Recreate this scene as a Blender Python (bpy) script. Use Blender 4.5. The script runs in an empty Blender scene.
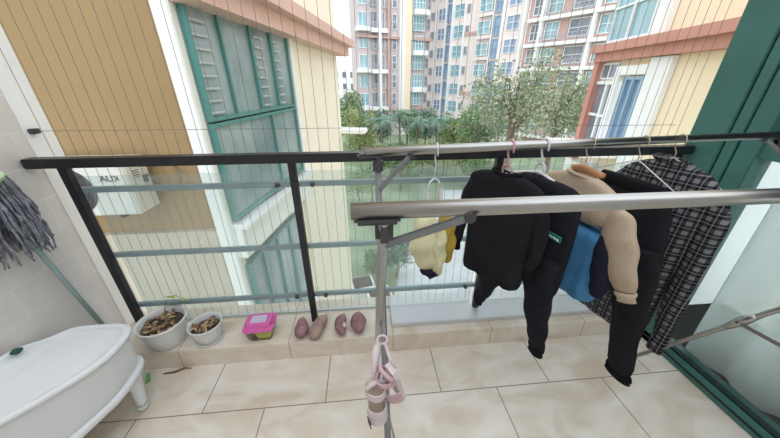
import bpy, bmesh, math, random
from mathutils import Vector, Matrix, noise
random.seed(7)
S = bpy.context.scene
C = S.collection
PI = math.pi
V = Vector

# ------------------------------------------------------------------ materials
def newmat(name):
    m = bpy.data.materials.new(name); m.use_nodes = True
    nt = m.node_tree
    b = nt.nodes['Principled BSDF']
    return m, nt, b

def mat(name, col, rough=0.5, metal=0.0, var=0.0, vscale=8.0, bump=0.0, bscale=60.0, col2=None, spec=None, coat=0.0, stretch=None):
    m, nt, b = newmat(name)
    b.inputs['Base Color'].default_value = (*col, 1)
    b.inputs['Roughness'].default_value = rough
    b.inputs['Metallic'].default_value = metal
    if spec is not None: b.inputs['Specular IOR Level'].default_value = spec
    if coat: b.inputs['Coat Weight'].default_value = coat
    tc = nt.nodes.new('ShaderNodeTexCoord')
    src = tc.outputs['Object']
    if stretch:
        mp = nt.nodes.new('ShaderNodeMapping'); mp.inputs['Scale'].default_value = stretch
        nt.links.new(src, mp.inputs['Vector']); src = mp.outputs['Vector']
    if var or col2:
        n = nt.nodes.new('ShaderNodeTexNoise'); n.inputs['Scale'].default_value = vscale
        n.inputs['Detail'].default_value = 5
        nt.links.new(src, n.inputs['Vector'])
        r = nt.nodes.new('ShaderNodeValToRGB')
        c2 = col2 if col2 else tuple(max(0, c * (1 - var)) for c in col)
        r.color_ramp.elements[0].color = (*c2, 1); r.color_ramp.elements[0].position = 0.35
        r.color_ramp.elements[1].color = (*col, 1); r.color_ramp.elements[1].position = 0.65
        nt.links.new(n.outputs['Fac'], r.inputs['Fac'])
        nt.links.new(r.outputs['Color'], b.inputs['Base Color'])
    if bump:
        n2 = nt.nodes.new('ShaderNodeTexNoise'); n2.inputs['Scale'].default_value = bscale
        n2.inputs['Detail'].default_value = 3
        nt.links.new(src, n2.inputs['Vector'])
        bp = nt.nodes.new('ShaderNodeBump'); bp.inputs['Strength'].default_value = bump
        bp.inputs['Distance'].default_value = 0.01
        nt.links.new(n2.outputs['Fac'], bp.inputs['Height'])
        nt.links.new(bp.outputs['Normal'], b.inputs['Normal'])
    return m

def tile_mat(name, cols, grout, bw, rh, org, swap=None, rough=0.25, offset=0.5, mort=0.0025):
    """tiles in a running bond, with soft veins; org shifts the joints, swap picks the two axes used"""
    m, nt, b = newmat(name)
    tc = nt.nodes.new('ShaderNodeTexCoord')
    sp = nt.nodes.new('ShaderNodeSeparateXYZ'); nt.links.new(tc.outputs['Object'], sp.inputs[0])
    cb = nt.nodes.new('ShaderNodeCombineXYZ')
    ax = swap or ('X', 'Y')
    for i, a in enumerate(ax):
        s = nt.nodes.new('ShaderNodeMath'); s.operation = 'SUBTRACT'; s.inputs[1].default_value = org[i]
        nt.links.new(sp.outputs[a], s.inputs[0]); nt.links.new(s.outputs[0], cb.inputs[i])
    br = nt.nodes.new('ShaderNodeTexBrick')
    br.offset = offset; br.offset_frequency = 2; br.squash = 1.0
    br.inputs['Scale'].default_value = 1.0
    br.inputs['Mortar Size'].default_value = mort
    br.inputs['Mortar Smooth'].default_value = 0.1
    br.inputs['Bias'].default_value = 0
    br.inputs['Brick Width'].default_value = bw
    br.inputs['Row Height'].default_value = rh
    nt.links.new(cb.outputs[0], br.inputs['Vector'])
    n = nt.nodes.new('ShaderNodeTexNoise'); n.inputs['Scale'].default_value = 2.6; n.inputs['Detail'].default_value = 7
    n.inputs['Distortion'].default_value = 1.6
    mp = nt.nodes.new('ShaderNodeMapping'); mp.inputs['Scale'].default_value = (1.0, 1.9, 1.0); mp.inputs['Rotation'].default_value = (0, 0, 0.6)
    nt.links.new(tc.outputs['Object'], mp.inputs['Vector']); nt.links.new(mp.outputs['Vector'], n.inputs['Vector'])
    r = nt.nodes.new('ShaderNodeValToRGB')
    r.color_ramp.elements[0].color = (*cols[0], 1); r.color_ramp.elements[0].position = 0.3
    r.color_ramp.elements[1].color = (*cols[1], 1); r.color_ramp.elements[1].position = 0.6
    e = r.color_ramp.elements.new(0.75); e.color = (*cols[2], 1)
    nt.links.new(n.outputs['Fac'], r.inputs['Fac'])
    nt.links.new(r.outputs['Color'], br.inputs['Color1']); nt.links.new(r.outputs['Color'], br.inputs['Color2'])
    br.inputs['Mortar'].default_value = (*grout, 1)
    nt.links.new(br.outputs['Color'], b.inputs['Base Color'])
    b.inputs['Roughness'].default_value = rough
    return m

def glass_mat(name, tint=(0.93, 0.97, 0.97), veil=0.0, veilcol=(0.8, 0.85, 0.85), ior=1.45, maxr=1.0):
    m = bpy.data.materials.new(name); m.use_nodes = True
    nt = m.node_tree; nt.nodes.clear()
    out = nt.nodes.new('ShaderNodeOutputMaterial')
    t = nt.nodes.new('ShaderNodeBsdfTransparent'); t.inputs[0].default_value = (*tint, 1)
    g = nt.nodes.new('ShaderNodeBsdfGlossy'); g.inputs['Roughness'].default_value = 0.02
    f = nt.nodes.new('ShaderNodeFresnel'); f.inputs['IOR'].default_value = ior
    mx = nt.nodes.new('ShaderNodeMixShader')
    nt.links.new(f.outputs[0], mx.inputs[0]); nt.links.new(t.outputs[0], mx.inputs[1]); nt.links.new(g.outputs[0], mx.inputs[2])
    last = mx.outputs[0]
    if veil:
        d = nt.nodes.new('ShaderNodeBsdfDiffuse'); d.inputs[0].default_value = (*veilcol, 1)
        tl = nt.nodes.new('ShaderNodeBsdfTranslucent'); tl.inputs[0].default_value = (*veilcol, 1)
        ad = nt.nodes.new('ShaderNodeMixShader'); ad.inputs[0].default_value = 0.5
        nt.links.new(d.outputs[0], ad.inputs[1]); nt.links.new(tl.outputs[0], ad.inputs[2])
        m2 = nt.nodes.new('ShaderNodeMixShader'); m2.inputs[0].default_value = veil
        nt.links.new(last, m2.inputs[1]); nt.links.new(ad.outputs[0], m2.inputs[2]); last = m2.outputs[0]
    nt.links.new(last, out.inputs[0])
    return m

def plaid_mat(name):
    m, nt, b = newmat(name)
    tc = nt.nodes.new('ShaderNodeTexCoord')
    sp = nt.nodes.new('ShaderNodeSeparateXYZ'); nt.links.new(tc.outputs['UV'], sp.inputs[0])
    def M(op, a, bb=None):
        n = nt.nodes.new('ShaderNodeMath'); n.operation = op
        for i, x in enumerate((a, bb)):
            if x is None: continue
            if isinstance(x, (int, float)): n.inputs[i].default_value = x
            else: nt.links.new(x, n.inputs[i])
        return n.outputs[0]
    def band(axis, per, w, ph=0.0):
        fr = M('FRACT', M('ADD', M('DIVIDE', sp.outputs[axis], per), ph + 50.0))
        return M('LESS_THAN', fr, w)
    P = 0.034
    bx, by = band('X', P, 0.40), band('Y', P, 0.40)
    lx, ly = band('X', P, 0.07, 0.30), band('Y', P, 0.07, 0.30)
    s = M('ADD', M('MULTIPLY', M('ADD', bx, by), 0.035), M('MULTIPLY', M('MULTIPLY', bx, by), 0.13))
    s = M('ADD', s, M('MULTIPLY', M('ADD', lx, ly), 0.17))
    s = M('ADD', s, 0.013)
    cb = nt.nodes.new('ShaderNodeCombineColor')
    nt.links.new(s, cb.inputs[0]); nt.links.new(M('MULTIPLY', s, 0.99), cb.inputs[1]); nt.links.new(M('MULTIPLY', s, 1.06), cb.inputs[2])
    nt.links.new(cb.outputs[0], b.inputs['Base Color'])
    b.inputs['Roughness'].default_value = 0.9
    b.inputs['Specular IOR Level'].default_value = 0.15
    return m

M = {}
M['floor'] = tile_mat('floor_tile', ((.64, .53, .42), (.78, .71, .63), (.82, .775, .72)), (.22, .17, .13), .6, .6, (.356, .335), rough=.22)
M['ledge'] = tile_mat('ledge_tile', ((.62, .51, .40), (.80, .72, .62), (.84, .78, .70)), (.40, .30, .22), .6, 4.0, (.13, -2.0), rough=.3, offset=0)
M['wall_tile'] = tile_mat('wall_tile', ((.62, .58, .55), (.70, .66, .635), (.74, .705, .68)), (.78, .76, .74), .30, .145, (.02, .26), swap=('Y', 'Z'), rough=.35, mort=.0016)
M['plaster'] = mat('white_plaster', (.90, .90, .91), .8, var=.06, vscale=4)
M['ceil'] = mat('ceiling_paint', (.85, .85, .84), .9)
M['black_metal'] = mat('black_painted_metal', (.018, .017, .021), .38, .0, var=.25, vscale=20)
M['rail_grey'] = mat('grey_teal_rail', (.30, .39, .41), .38, .3, var=.12, vscale=10)
M['steel'] = mat('stainless_tube', (.45, .435, .42), .28, 1.0, var=.08, vscale=30, stretch=(.4, 4, 4))
M['steel_dark'] = mat('dark_steel', (.20, .19, .19), .4, .8)
M['grey_tube'] = mat('grey_painted_tube', (.25, .25, .26), .4, .35, var=.12, vscale=20)
M['joint'] = mat('charcoal_plastic', (.060, .056, .060), .42)
M['glass'] = glass_mat('railing_glass', (.92, .96, .96), .11, (.84, .88, .90), ior=1.22)
M['glass_door'] = glass_mat('door_glass', (.90, .96, .955), .03, (.80, .88, .88), ior=1.25)
M['glass_dark'] = glass_mat('dark_door_glass', (.07, .11, .15), .0, ior=1.45)  # dark blue transmission colour for the upper pane
M['green_metal'] = mat('green_painted_metal', (.062, .190, .168), .45, .05, var=.18, vscale=5)
M['green_dark'] = mat('dark_green_rubber', (.006, .026, .024), .6)
M['wire'] = mat('coated_steel_wire', (.22, .19, .17), .5, .3)
M['alu'] = mat('pale_aluminium', (.66, .67, .68), .4, .25, var=.06, vscale=8)
M['plastic_white'] = mat('white_plastic', (.76, .77, .79), .28, var=.03, vscale=6)
M['plastic_clear'] = mat('pale_foot_cap', (.62, .66, .60), .25)
M['plug'] = mat('dark_green_plug', (.01, .075, .065), .4)
M['mop'] = mat('grey_mop_yarn', (.30, .31, .36), .95, col2=(.12, .12, .15), vscale=40)
M['mop_green'] = mat('pale_green_plastic', (.42, .58, .36), .45)
M['mop_handle'] = mat('grey_green_pole', (.30, .40, .38), .35, .2)
M['pot'] = mat('white_ceramic', (.76, .76, .75), .3, var=.05, vscale=9)
M['soil'] = mat('dry_soil', (.12, .085, .06), .95, var=.5, vscale=40, bump=.6, bscale=80)
M['husk'] = mat('dry_husk', (.55, .40, .22), .8, col2=(.30, .19, .10), vscale=30)
M['husk2'] = mat('dark_husk', (.30, .17, .12), .85, var=.4, vscale=30)
M['stem'] = mat('green_brown_stem', (.16, .18, .08), .7)
M['leaf_young'] = mat('young_leaf', (.45, .62, .14), .5)
M['pink_lid'] = mat('pink_plastic', (.72, .13, .42), .22, coat=.3)
M['yellow_jelly'] = mat('yellow_green_filling', (.80, .84, .10), .35)
M['dark_green'] = mat('dark_leafy_green', (.04, .10, .04), .6, var=.5, vscale=60)
M['box_clear'] = glass_mat('clear_plastic', (.94, .95, .88), .12, (.9, .9, .8))
M['lid_window'] = mat('pale_lid_label', (.62, .56, .68), .3)
M['sweet'] = mat('sweet_potato_skin', (.36, .21, .215), .75, col2=(.24, .115, .13), vscale=22, bump=.35, bscale=35)
M['sweet2'] = mat('pale_potato_skin', (.46, .32, .27), .75, col2=(.30, .18, .17), vscale=18, bump=.4, bscale=35)
M['flesh'] = mat('scraped_potato_flesh', (.72, .58, .42), .8)
M['black_cloth'] = mat('black_cotton', (.019, .018, .022), .95, var=.25, vscale=12, bump=.3, bscale=30, spec=.15)
M['black_cloth2'] = mat('charcoal_cotton', (.017, .0175, .024), .95, var=.25, vscale=12, bump=.3, bscale=30, spec=.15)
M['rib'] = mat('black_ribbing', (.010, .010, .012), .95, spec=.1)
M['beige_cloth'] = mat('beige_fleece', (.50, .39, .29), .95, var=.08, vscale=14, bump=.25, bscale=60, spec=.1)
M['blue_cloth'] = mat('sky_blue_cotton', (.085, .27, .53), .9, var=.14, vscale=10, bump=.2, bscale=40, spec=.15)
M['navy_cloth'] = mat('dark_navy_lining', (.020, .020, .035), .9, spec=.1)
M['plaid'] = plaid_mat('black_white_plaid')
M['pink_plastic'] = mat('dusty_pink_plastic', (.60, .33, .36), .4)
M['white_hanger'] = mat('white_hanger_plastic', (.74, .72, .74), .4)
M['wood'] = mat('hanger_wood', (.55, .27, .12), .45, var=.25, vscale=8, stretch=(3, .6, 3))
M['wire_white'] = mat('white_coated_wire', (.72, .72, .74), .35, .2)
M['wire_beige'] = mat('beige_coated_wire', (.52, .45, .34), .4)
M['cream_cloth'] = mat('pale_yellow_cloth', (.66, .62, .40), .9, var=.1, vscale=10, bump=.2, bscale=30, spec=.1)
M['mustard_cloth'] = mat('mustard_cloth', (.50, .32, .06), .9, var=.18, vscale=10, bump=.2, bscale=30, spec=.1)
M['label_green'] = mat('green_label', (.02, .17, .12), .6)
M['label_white'] = mat('label_thread', (.75, .82, .78), .7)
M['sandal_pink'] = mat('pale_pink_rubber', (.72, .60, .61), .5, var=.1, vscale=20)
M['sandal_rose'] = mat('rose_strap', (.58, .38, .42), .5)
M['sole'] = mat('tan_sole', (.52, .44, .35), .7)
M['black_stripe'] = mat('dark_stripe', (.03, .02, .03), .5)
M['curtain'] = None
M['twig'] = mat('dry_leaf', (.22, .12, .05), .9)
M['clip_green'] = mat('light_green_plastic', (.22, .50, .17), .45)
# outdoors
M['shaded_brown_wall'] = mat('shaded_tan_render', (.35, .24, .12), .9, var=.06, vscale=2)  # shade of the deep recess put into this browner colour
M['grey_render'] = mat('grey_beige_render', (.56, .50, .42), .9, var=.10, vscale=2)
M['cream_render'] = mat('cream_render', (.90, .76, .55), .85, var=.04, vscale=1.5)
M['pale_render'] = mat('ivory_render', (.93, .87, .75), .85, var=.04, vscale=1.5)
M['white_render'] = mat('white_render', (.88, .88, .88), .85, var=.03, vscale=1.5)
M['pink_band'] = mat('terracotta_band', (.58, .285, .225), .8, var=.08, vscale=2)
M['pink_band_pale'] = mat('pale_terracotta_band', (.74, .50, .44), .8, var=.08, vscale=2)
M['teal_frame'] = mat('teal_window_frame', (.10, .29, .28), .45, .1)
M['win_dark'] = mat('window_glass_grey', (.19, .27, .30), .08, .0, col2=(.36, .45, .48), vscale=1.3, spec=.7)
M['slat'] = mat('pale_slat', (.44, .50, .52), .5)
M['win_teal'] = mat('window_glass_teal', (.20, .38, .44), .10, col2=(.32, .52, .58), vscale=.6, spec=.8)
M['win_blue'] = mat('window_glass_blue', (.17, .28, .44), .10, col2=(.30, .40, .55), vscale=.6, spec=.8)
M['win_dim'] = mat('window_glass_dim', (.15, .17, .22), .15, col2=(.27, .29, .34), vscale=.6, spec=.7)
M['frame_white'] = mat('white_window_frame', (.82, .86, .88), .5)
M['frame_blue'] = mat('blue_grey_frame', (.30, .44, .58), .5)
M['hazed_pink_render'] = mat('hazed_pink_render', (.86, .76, .73), .9, var=.05, vscale=.3)  # distance haze mixed into the tower's pink colour
M['red_render'] = mat('red_brown_render', (.58, .27, .22), .9, var=.08, vscale=.5)
M['red_hazed'] = mat('hazed_red_render', (.60, .40, .37), .9, var=.08, vscale=.5)  # red washed out so the far blocks look hazy
M['hazed_mauve_render'] = mat('hazed_mauve_render', (.62, .54, .55), .9, var=.08, vscale=.5)  # mauve lightened to stand in for mist before the tower
M['balcony_rail'] = mat('grey_balcony_rail', (.50, .52, .55), .6, .2)
M['grass'] = mat('lawn', (.30, .36, .23), .95, col2=(.19, .25, .15), vscale=.5)
M['paving'] = mat('pale_paving', (.66, .67, .68), .85, col2=(.52, .53, .55), vscale=.8)
M['leaf_grey'] = mat('grey_green_leaf', (.38, .44, .29), .7, col2=(.25, .31, .18), vscale=1.2)
M['leaf_mid'] = mat('mid_green_leaf', (.24, .35, .18), .7, col2=(.14, .23, .11), vscale=1.2)
M['leaf_blue'] = mat('blue_green_leaf', (.21, .33, .25), .7, col2=(.12, .21, .15), vscale=1.2)
M['leaf_yellow'] = mat('yellow_green_leaf', (.36, .42, .18), .7, col2=(.24, .31, .12), vscale=1.2)
M['trunk'] = mat('grey_brown_bark', (.25, .20, .16), .95, var=.3, vscale=6)
M['ac_white'] = mat('aged_white_metal', (.70, .69, .66), .5, var=.06, vscale=3)
M['ac_dark'] = mat('dark_grille', (.06, .06, .07), .6)
M['ink'] = mat('dark_lettering', (.04, .04, .05), .5)
M['pipe_grey'] = mat('grey_hose', (.16, .14, .12), .6)

def curtain_mat():
    m = bpy.data.materials.new('white_sheer'); m.use_nodes = True
    nt = m.node_tree; nt.nodes.clear()
    out = nt.nodes.new('ShaderNodeOutputMaterial')
    d = nt.nodes.new('ShaderNodeBsdfDiffuse'); d.inputs[0].default_value = (.90, .92, .92, 1)
    t = nt.nodes.new('ShaderNodeBsdfTranslucent'); t.inputs[0].default_value = (.90, .92, .92, 1)
    mx = nt.nodes.new('ShaderNodeMixShader'); mx.inputs[0].default_value = .4
    nt.links.new(d.outputs[0], mx.inputs[1]); nt.links.new(t.outputs[0], mx.inputs[2])
    lw = nt.nodes.new('ShaderNodeLayerWeight'); lw.inputs['Blend'].default_value = .5
    cr = nt.nodes.new('ShaderNodeValToRGB')       # a sheer is denser where its folds turn away
    cr.color_ramp.elements[0].position = 0; cr.color_ramp.elements[0].color = (.50, .50, .50, 1)
    cr.color_ramp.elements[1].position = .8; cr.color_ramp.elements[1].color = (0, 0, 0, 1)
    nt.links.new(lw.outputs['Facing'], cr.inputs['Fac'])
    tp_ = nt.nodes.new('ShaderNodeBsdfTransparent'); m2 = nt.nodes.new('ShaderNodeMixShader')
    nt.links.new(cr.outputs['Color'], m2.inputs[0]); nt.links.new(mx.outputs[0], m2.inputs[1]); nt.links.new(tp_.outputs[0], m2.inputs[2])
    nt.links.new(m2.outputs[0], out.inputs[0])
    return m
M['curtain'] = curtain_mat()

# ------------------------------------------------------------------ mesh helpers
class MB:
    def __init__(s): s.bm = bmesh.new(); s.mi = 0
    def _take(s, geom):
        for f in geom: f.material_index = s.mi
    def box(s, c, d, rot=None, bevel=0.0):
        r = bmesh.ops.create_cube(s.bm, size=1.0)
        vs = r['verts']
        mt = Matrix.Translation(V(c)) @ (rot.to_4x4() if rot else Matrix()) @ Matrix.Diagonal((*d, 1))
        bmesh.ops.transform(s.bm, matrix=mt, verts=vs)
        fs = list({f for v in vs for f in v.link_faces}); s._take(fs)
        if bevel:
            es = list({e for v in vs for e in v.link_edges})
            rr = bmesh.ops.bevel(s.bm, geom=es, offset=bevel, segments=2, affect='EDGES', clamp_overlap=True)
            for f in rr['faces']: f.material_index = s.mi
        return s
    def bar(s, a, b, w, h, bevel=0.0):
        a, b = V(a), V(b); d = b - a
        q = d.to_track_quat('X', 'Z').to_matrix()
        return s.box((a + b) / 2, (d.length, w, h), q, bevel)
    def tube(s, pts, r, n=10, cap=True, closed=False):
        pts = [V(p) for p in pts]
        k = len(pts)
        rs = r if isinstance(r, (list, tuple)) else [r] * k
        rings = []; prev = None
        for i, p in enumerate(pts):
            if closed: t = pts[(i + 1) % k] - pts[i - 1]
            elif i == 0: t = pts[1] - p
            elif i == k - 1: t = p - pts[i - 1]
            else: t = pts[i + 1] - pts[i - 1]
            t.normalize()
            if prev is None:
                a = V((0, 0, 1)) if abs(t.z) < .9 else V((1, 0, 0))
                u = t.cross(a).normalized()
            else:
                u = (prev - t * prev.dot(t)).normalized()
            prev = u; w = t.cross(u)
            rings.append([s.bm.verts.new(p + (u * math.cos(2 * PI * j / n) + w * math.sin(2 * PI * j / n)) * rs[i]) for j in range(n)])
        s.skin(rings, cap and not closed, closed)
        return s
    def skin(s, rings, cap=True, closed=False):
        n = len(rings[0]); fs = []
        m = len(rings)
        for i in range(m if closed else m - 1):
            a, b = rings[i], rings[(i + 1) % m]
            for j in range(n):
                try: fs.append(s.bm.faces.new((a[j], a[(j + 1) % n], b[(j + 1) % n], b[j])))
                except ValueError: pass
        if cap:
            fs.append(s.bm.faces.new(list(reversed(rings[0])))); fs.append(s.bm.faces.new(rings[-1]))
        s._take(fs); return fs
    def rings(s, pts_rings, cap=True):
        rr = [[s.bm.verts.new(V(p)) for p in ring] for ring in pts_rings]
        return s.skin(rr, cap)
    def lathe(s, prof, c=(0, 0, 0), n=32, cap=True):
        c = V(c)
        rr = [[s.bm.verts.new(c + V((max(r, 1e-4) * math.cos(2 * PI * j / n), max(r, 1e-4) * math.sin(2 * PI * j / n), z))) for j in range(n)] for r, z in prof]
        s.skin(rr, cap); return s
    def prism(s, outl, f, thick):
        """outl: 2D points; f maps (a,b,t) to 3D"""
        lo = [s.bm.verts.new(V(f(a, b, 0))) for a, b in outl]; hi = [s.bm.verts.new(V(f(a, b, thick))) for a, b in outl]
        s.skin([lo, hi], True); return s
    def quad(s, pts):
        f = s.bm.faces.new([s.bm.verts.new(V(p)) for p in pts]); f.material_index = s.mi; return s
    def mesh(s, name, mats, smooth=False):
        bmesh.ops.recalc_face_normals(s.bm, faces=s.bm.faces[:])
        me = bpy.data.meshes.new(name); s.bm.to_mesh(me); s.bm.free()
        for m in (mats if isinstance(mats, (list, tuple)) else [mats]): me.materials.append(M[m] if isinstance(m, str) else m)
        if smooth:
            for p in me.polygons: p.use_smooth = True
        return me
    def build(s, name, mats, parent=None, smooth=False, subd=0, loc=None):
        o = bpy.data.objects.new(name, s.mesh(name, mats, smooth)); C.objects.link(o)
        if parent: o.parent = parent
        if loc: o.location = loc
        if subd:
            md = o.modifiers.new('Subdivision', 'SUBSURF'); md.levels = subd; md.render_levels = subd
        return o

def empty(name, loc=(0, 0, 0), rz=0.0):
    o = bpy.data.objects.new(name, None); C.objects.link(o); o.location = loc; o.rotation_euler = (0, 0, rz); o.empty_display_size = .1
    return o
def tag(o, label=None, cat=None, group=None, kind=None):
    if label: o['label'] = label
    if cat: o['category'] = cat
    if group: o['group'] = group
    if kind: o['kind'] = kind
    return o
def thing(name, label, cat, loc=(0, 0, 0), rz=0.0, group=None):
    return tag(empty(name, loc, rz), label, cat, group)
def copy_obj(o, parent=None):
    c = o.copy(); C.objects.link(c)
    if parent: c.parent = parent
    for ch in list(o.children): copy_obj(ch, c)
    return c
def nz(p, sc=1.0, seed=0.0): return noise.noise(V(p) * sc + V((seed, seed * .7, -seed)))

# ------------------------------------------------------------------ the balcony itself
def struct(mb, name, m, label, cat, smooth=False):
    o = mb.build(name, m, smooth=smooth); return tag(o, label, cat, kind='structure')

XL, XR = -1.47, 1.72
struct(MB().box((.3, .35, -.075), (4.6, 2.42, .15)), 'floor', 'floor', 'pale marbled floor tiles of the balcony', 'floor')
struct(MB().box((XL - .11, .2, 1.37), (.22, 2.6, 2.76)), 'wall_left', 'wall_tile', 'tiled side wall behind the mop', 'wall')
struct(MB().box((XL - .105, 1.485, 1.37), (.216, .13, 2.76), bevel=.004), 'trim_1', 'plaster', 'white plaster end of the tiled side wall', 'trim')
struct(MB().box((.125, 1.385, .044), (3.19, .345, .168), bevel=.003), 'wall_front', 'ledge', 'low tiled kerb under the glass railing', 'kerb')
struct(MB().box((.925, 1.40, .143), (1.59, .26, .029), bevel=.003), 'trim_2', 'alu', 'pale aluminium sill on the right part of the kerb', 'sill')

struct(MB().box((.125, -1.22, 1.37), (3.63, .20, 2.76)), 'wall_back', 'plaster', 'unseen white plaster wall behind the viewer, added to cut the sky light', 'wall')  # out-of-view wall, added to darken the faces turned to the camera

# ------------------------------------------------------------------ glazed green door on the right (structure)
door = tag(empty('door_1', (XR, 1.41, 0)), 'green metal glazed door frame with white sheer curtain behind', 'door', kind='structure')
def dpart(mb, name, m, **k): return mb.build(name, m, door, loc=(-XR, -1.41, 0), **k)
dpart(MB().box((XR + .06, 1.329, 1.37), (.12, .162, 2.74), bevel=.004), 'jamb', 'green_metal')
dpart(MB().box((XR + .07, 1.2425, 1.37), (.08, .010, 2.72)), 'jamb_groove', 'green_dark')
dpart(MB().box((XR + .055, 1.214, 1.37), (.11, .046, 2.74), bevel=.003), 'mullion', 'green_metal')
dpart(MB().box((XR + .07, 1.1865, 1.37), (.08, .008, 2.72)), 'mullion_seal', 'green_dark')
dpart(MB().box((XR + .05, 1.143, 1.37), (.10, .078, 2.74), bevel=.003), 'stile', 'green_metal')
dpart(MB().box((XR + .05, .10, 1.195), (.07, 2.01, .062), bevel=.003), 'transom', 'green_metal')
sl = dpart(MB().box((XR + .055, .24, .032), (.11, 2.0, .064), bevel=.003), 'sill', 'green_metal')
MB().box((XR - .0015, .24, .037), (.004, 2.0, .012)).build('sill_groove', 'green_dark', sl, loc=(0, 0, 0))
MB().box((XR + .035, .24, .071), (.03, 2.0, .014)).build('glazing_seal', 'green_dark', sl, loc=(0, 0, 0))
dpart(MB().box((XR + .05, .10, .62), (.008, 2.01, 1.09)), 'lower_pane', 'glass_door')
dpart(MB().box((XR + .05, .10, 1.98), (.008, 2.01, 1.51)), 'upper_pane', 'glass_dark')

# room floor behind the door and the curtain
struct(MB().box((2.95, .2, -.05), (2.1, 3.4, .1)), 'floor_inner', 'floor', 'tiled floor of the room behind the door', 'floor')
def curtain():
    t = thing('sheer_curtain', 'white sheer curtain hanging in soft folds behind the green glazed door', 'curtain', (1.895, .3, .004))
    m = MB(); N = 150; Z = [0.0, .3, .7, 1.2, 1.8, 2.6]
    top = []
    for k, z in enumerate(Z):
        row = []
        for i in range(N):
            u = i / (N - 1); y = -1.05 + u * 1.80
            a = .020 + .012 * math.sin(u * 9 + 1)
            x = a * 1.9 * math.sin(u * 50 + .9 * math.sin(u * 11) + z * .35) + .024 * math.sin(u * 17 + z) + .01 * nz((u * 6, z, 0), 1, 3)
            row.append(V((x, y + .02 * math.sin(z * 1.3 + u * 5), z)))
        top.append(row)
    g = [[m.bm.verts.new(p) for p in r] for r in top]
    for k in range(len(Z) - 1):
        for i in range(N - 1): m.bm.faces.new((g[k][i], g[k][i + 1], g[k + 1][i + 1], g[k + 1][i]))
    o = m.build('curtain_cloth', 'curtain', t, smooth=True)
    md = o.modifiers.new('Solidify', 'SOLIDIFY'); md.thickness = .0015
    MB().tube([(0, -1.1, 2.62), (0, 1.05, 2.62)], .012).build('curtain_rail', 'alu', t, smooth=True)
curtain()
struct(MB().box((3.0, 1.44, 1.37), (2.3, .06, 2.74)), 'wall_inner', 'plaster', 'white wall added behind the green door as its bright gap', 'wall')  # added wall; its lit white stands in for a bright window

# ------------------------------------------------------------------ railing
RY = 1.372
rail = thing('balcony_railing', 'black balcony railing with grey rails and glass panes standing on the tiled kerb', 'railing', (.12, RY, .128))
L = (-.12, -RY, -.128)
def rp(mb, name, m, **k): return mb.build(name, m, rail, loc=L, **k)
rp(MB().box((.125, RY, 1.15), (3.18, .055, .042), bevel=.004), 'handrail', 'black_metal')
for x in (-1.335, -.343, .68, 1.66):
    rp(MB().bar((x, RY + .004, .129), (x, RY + .004, 1.135), .034, .034, .002), 'post', 'black_metal')
for z in (1.012, .652, .315):
    rp(MB().box((.16, RY + .028, z), (3.0, .022, .026), bevel=.002), 'mid_rail', 'rail_grey')
for x0, x1 in ((-1.315, -.365), (-.325, .655), (.70, 1.64)):
    rp(MB().box(((x0 + x1) / 2, RY + .052, .605), (x1 - x0, .008, .93), bevel=.001), 'glass_pane', 'glass')
for x in (-.43, -.26, .60, .76):
    for z in (1.012, .315):
        rp(MB().lathe([(.011, 0), (.013, .004), (.010, .012), (0, .014)], n=12).build if False else MB().tube([(x, RY + .018, z), (x, RY + .001, z)], [.013, .011], 12), 'glass_bolt', 'joint', smooth=False)

grille = thing('safety_wire_grille', 'fine vertical safety wires strung outside the glass railing with a crosswise cable', 'safety net', (.12, 1.46, .128))
wm = MB().tube([(0, 0, 0), (0, 0, 2.62)], .0011, 6).mesh('wire', 'wire')
x = -1.43
k = 0
while x < 1.72:
    o = bpy.data.objects.new('wire', wm); C.objects.link(o); o.parent = grille; o.location = (x - .12, 0, 0); x += .0505
    k += 1
MB().tube([(-1.59, -.003, 1.145), (1.55, -.003, 1.135)], .0013, 6).build('cross_cable', 'wire', grille)
MB().box((-1.575, -.006, 1.145), (.03, .03, .022), bevel=.003).build('cable_anchor', 'joint', grille)
MB().box((0, 0, .006), (3.15, .022, .012)).build('bottom_track', 'alu', grille)
MB().box((0, 0, 2.61), (3.15, .022, .02)).build('top_track', 'alu', grille)

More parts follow.
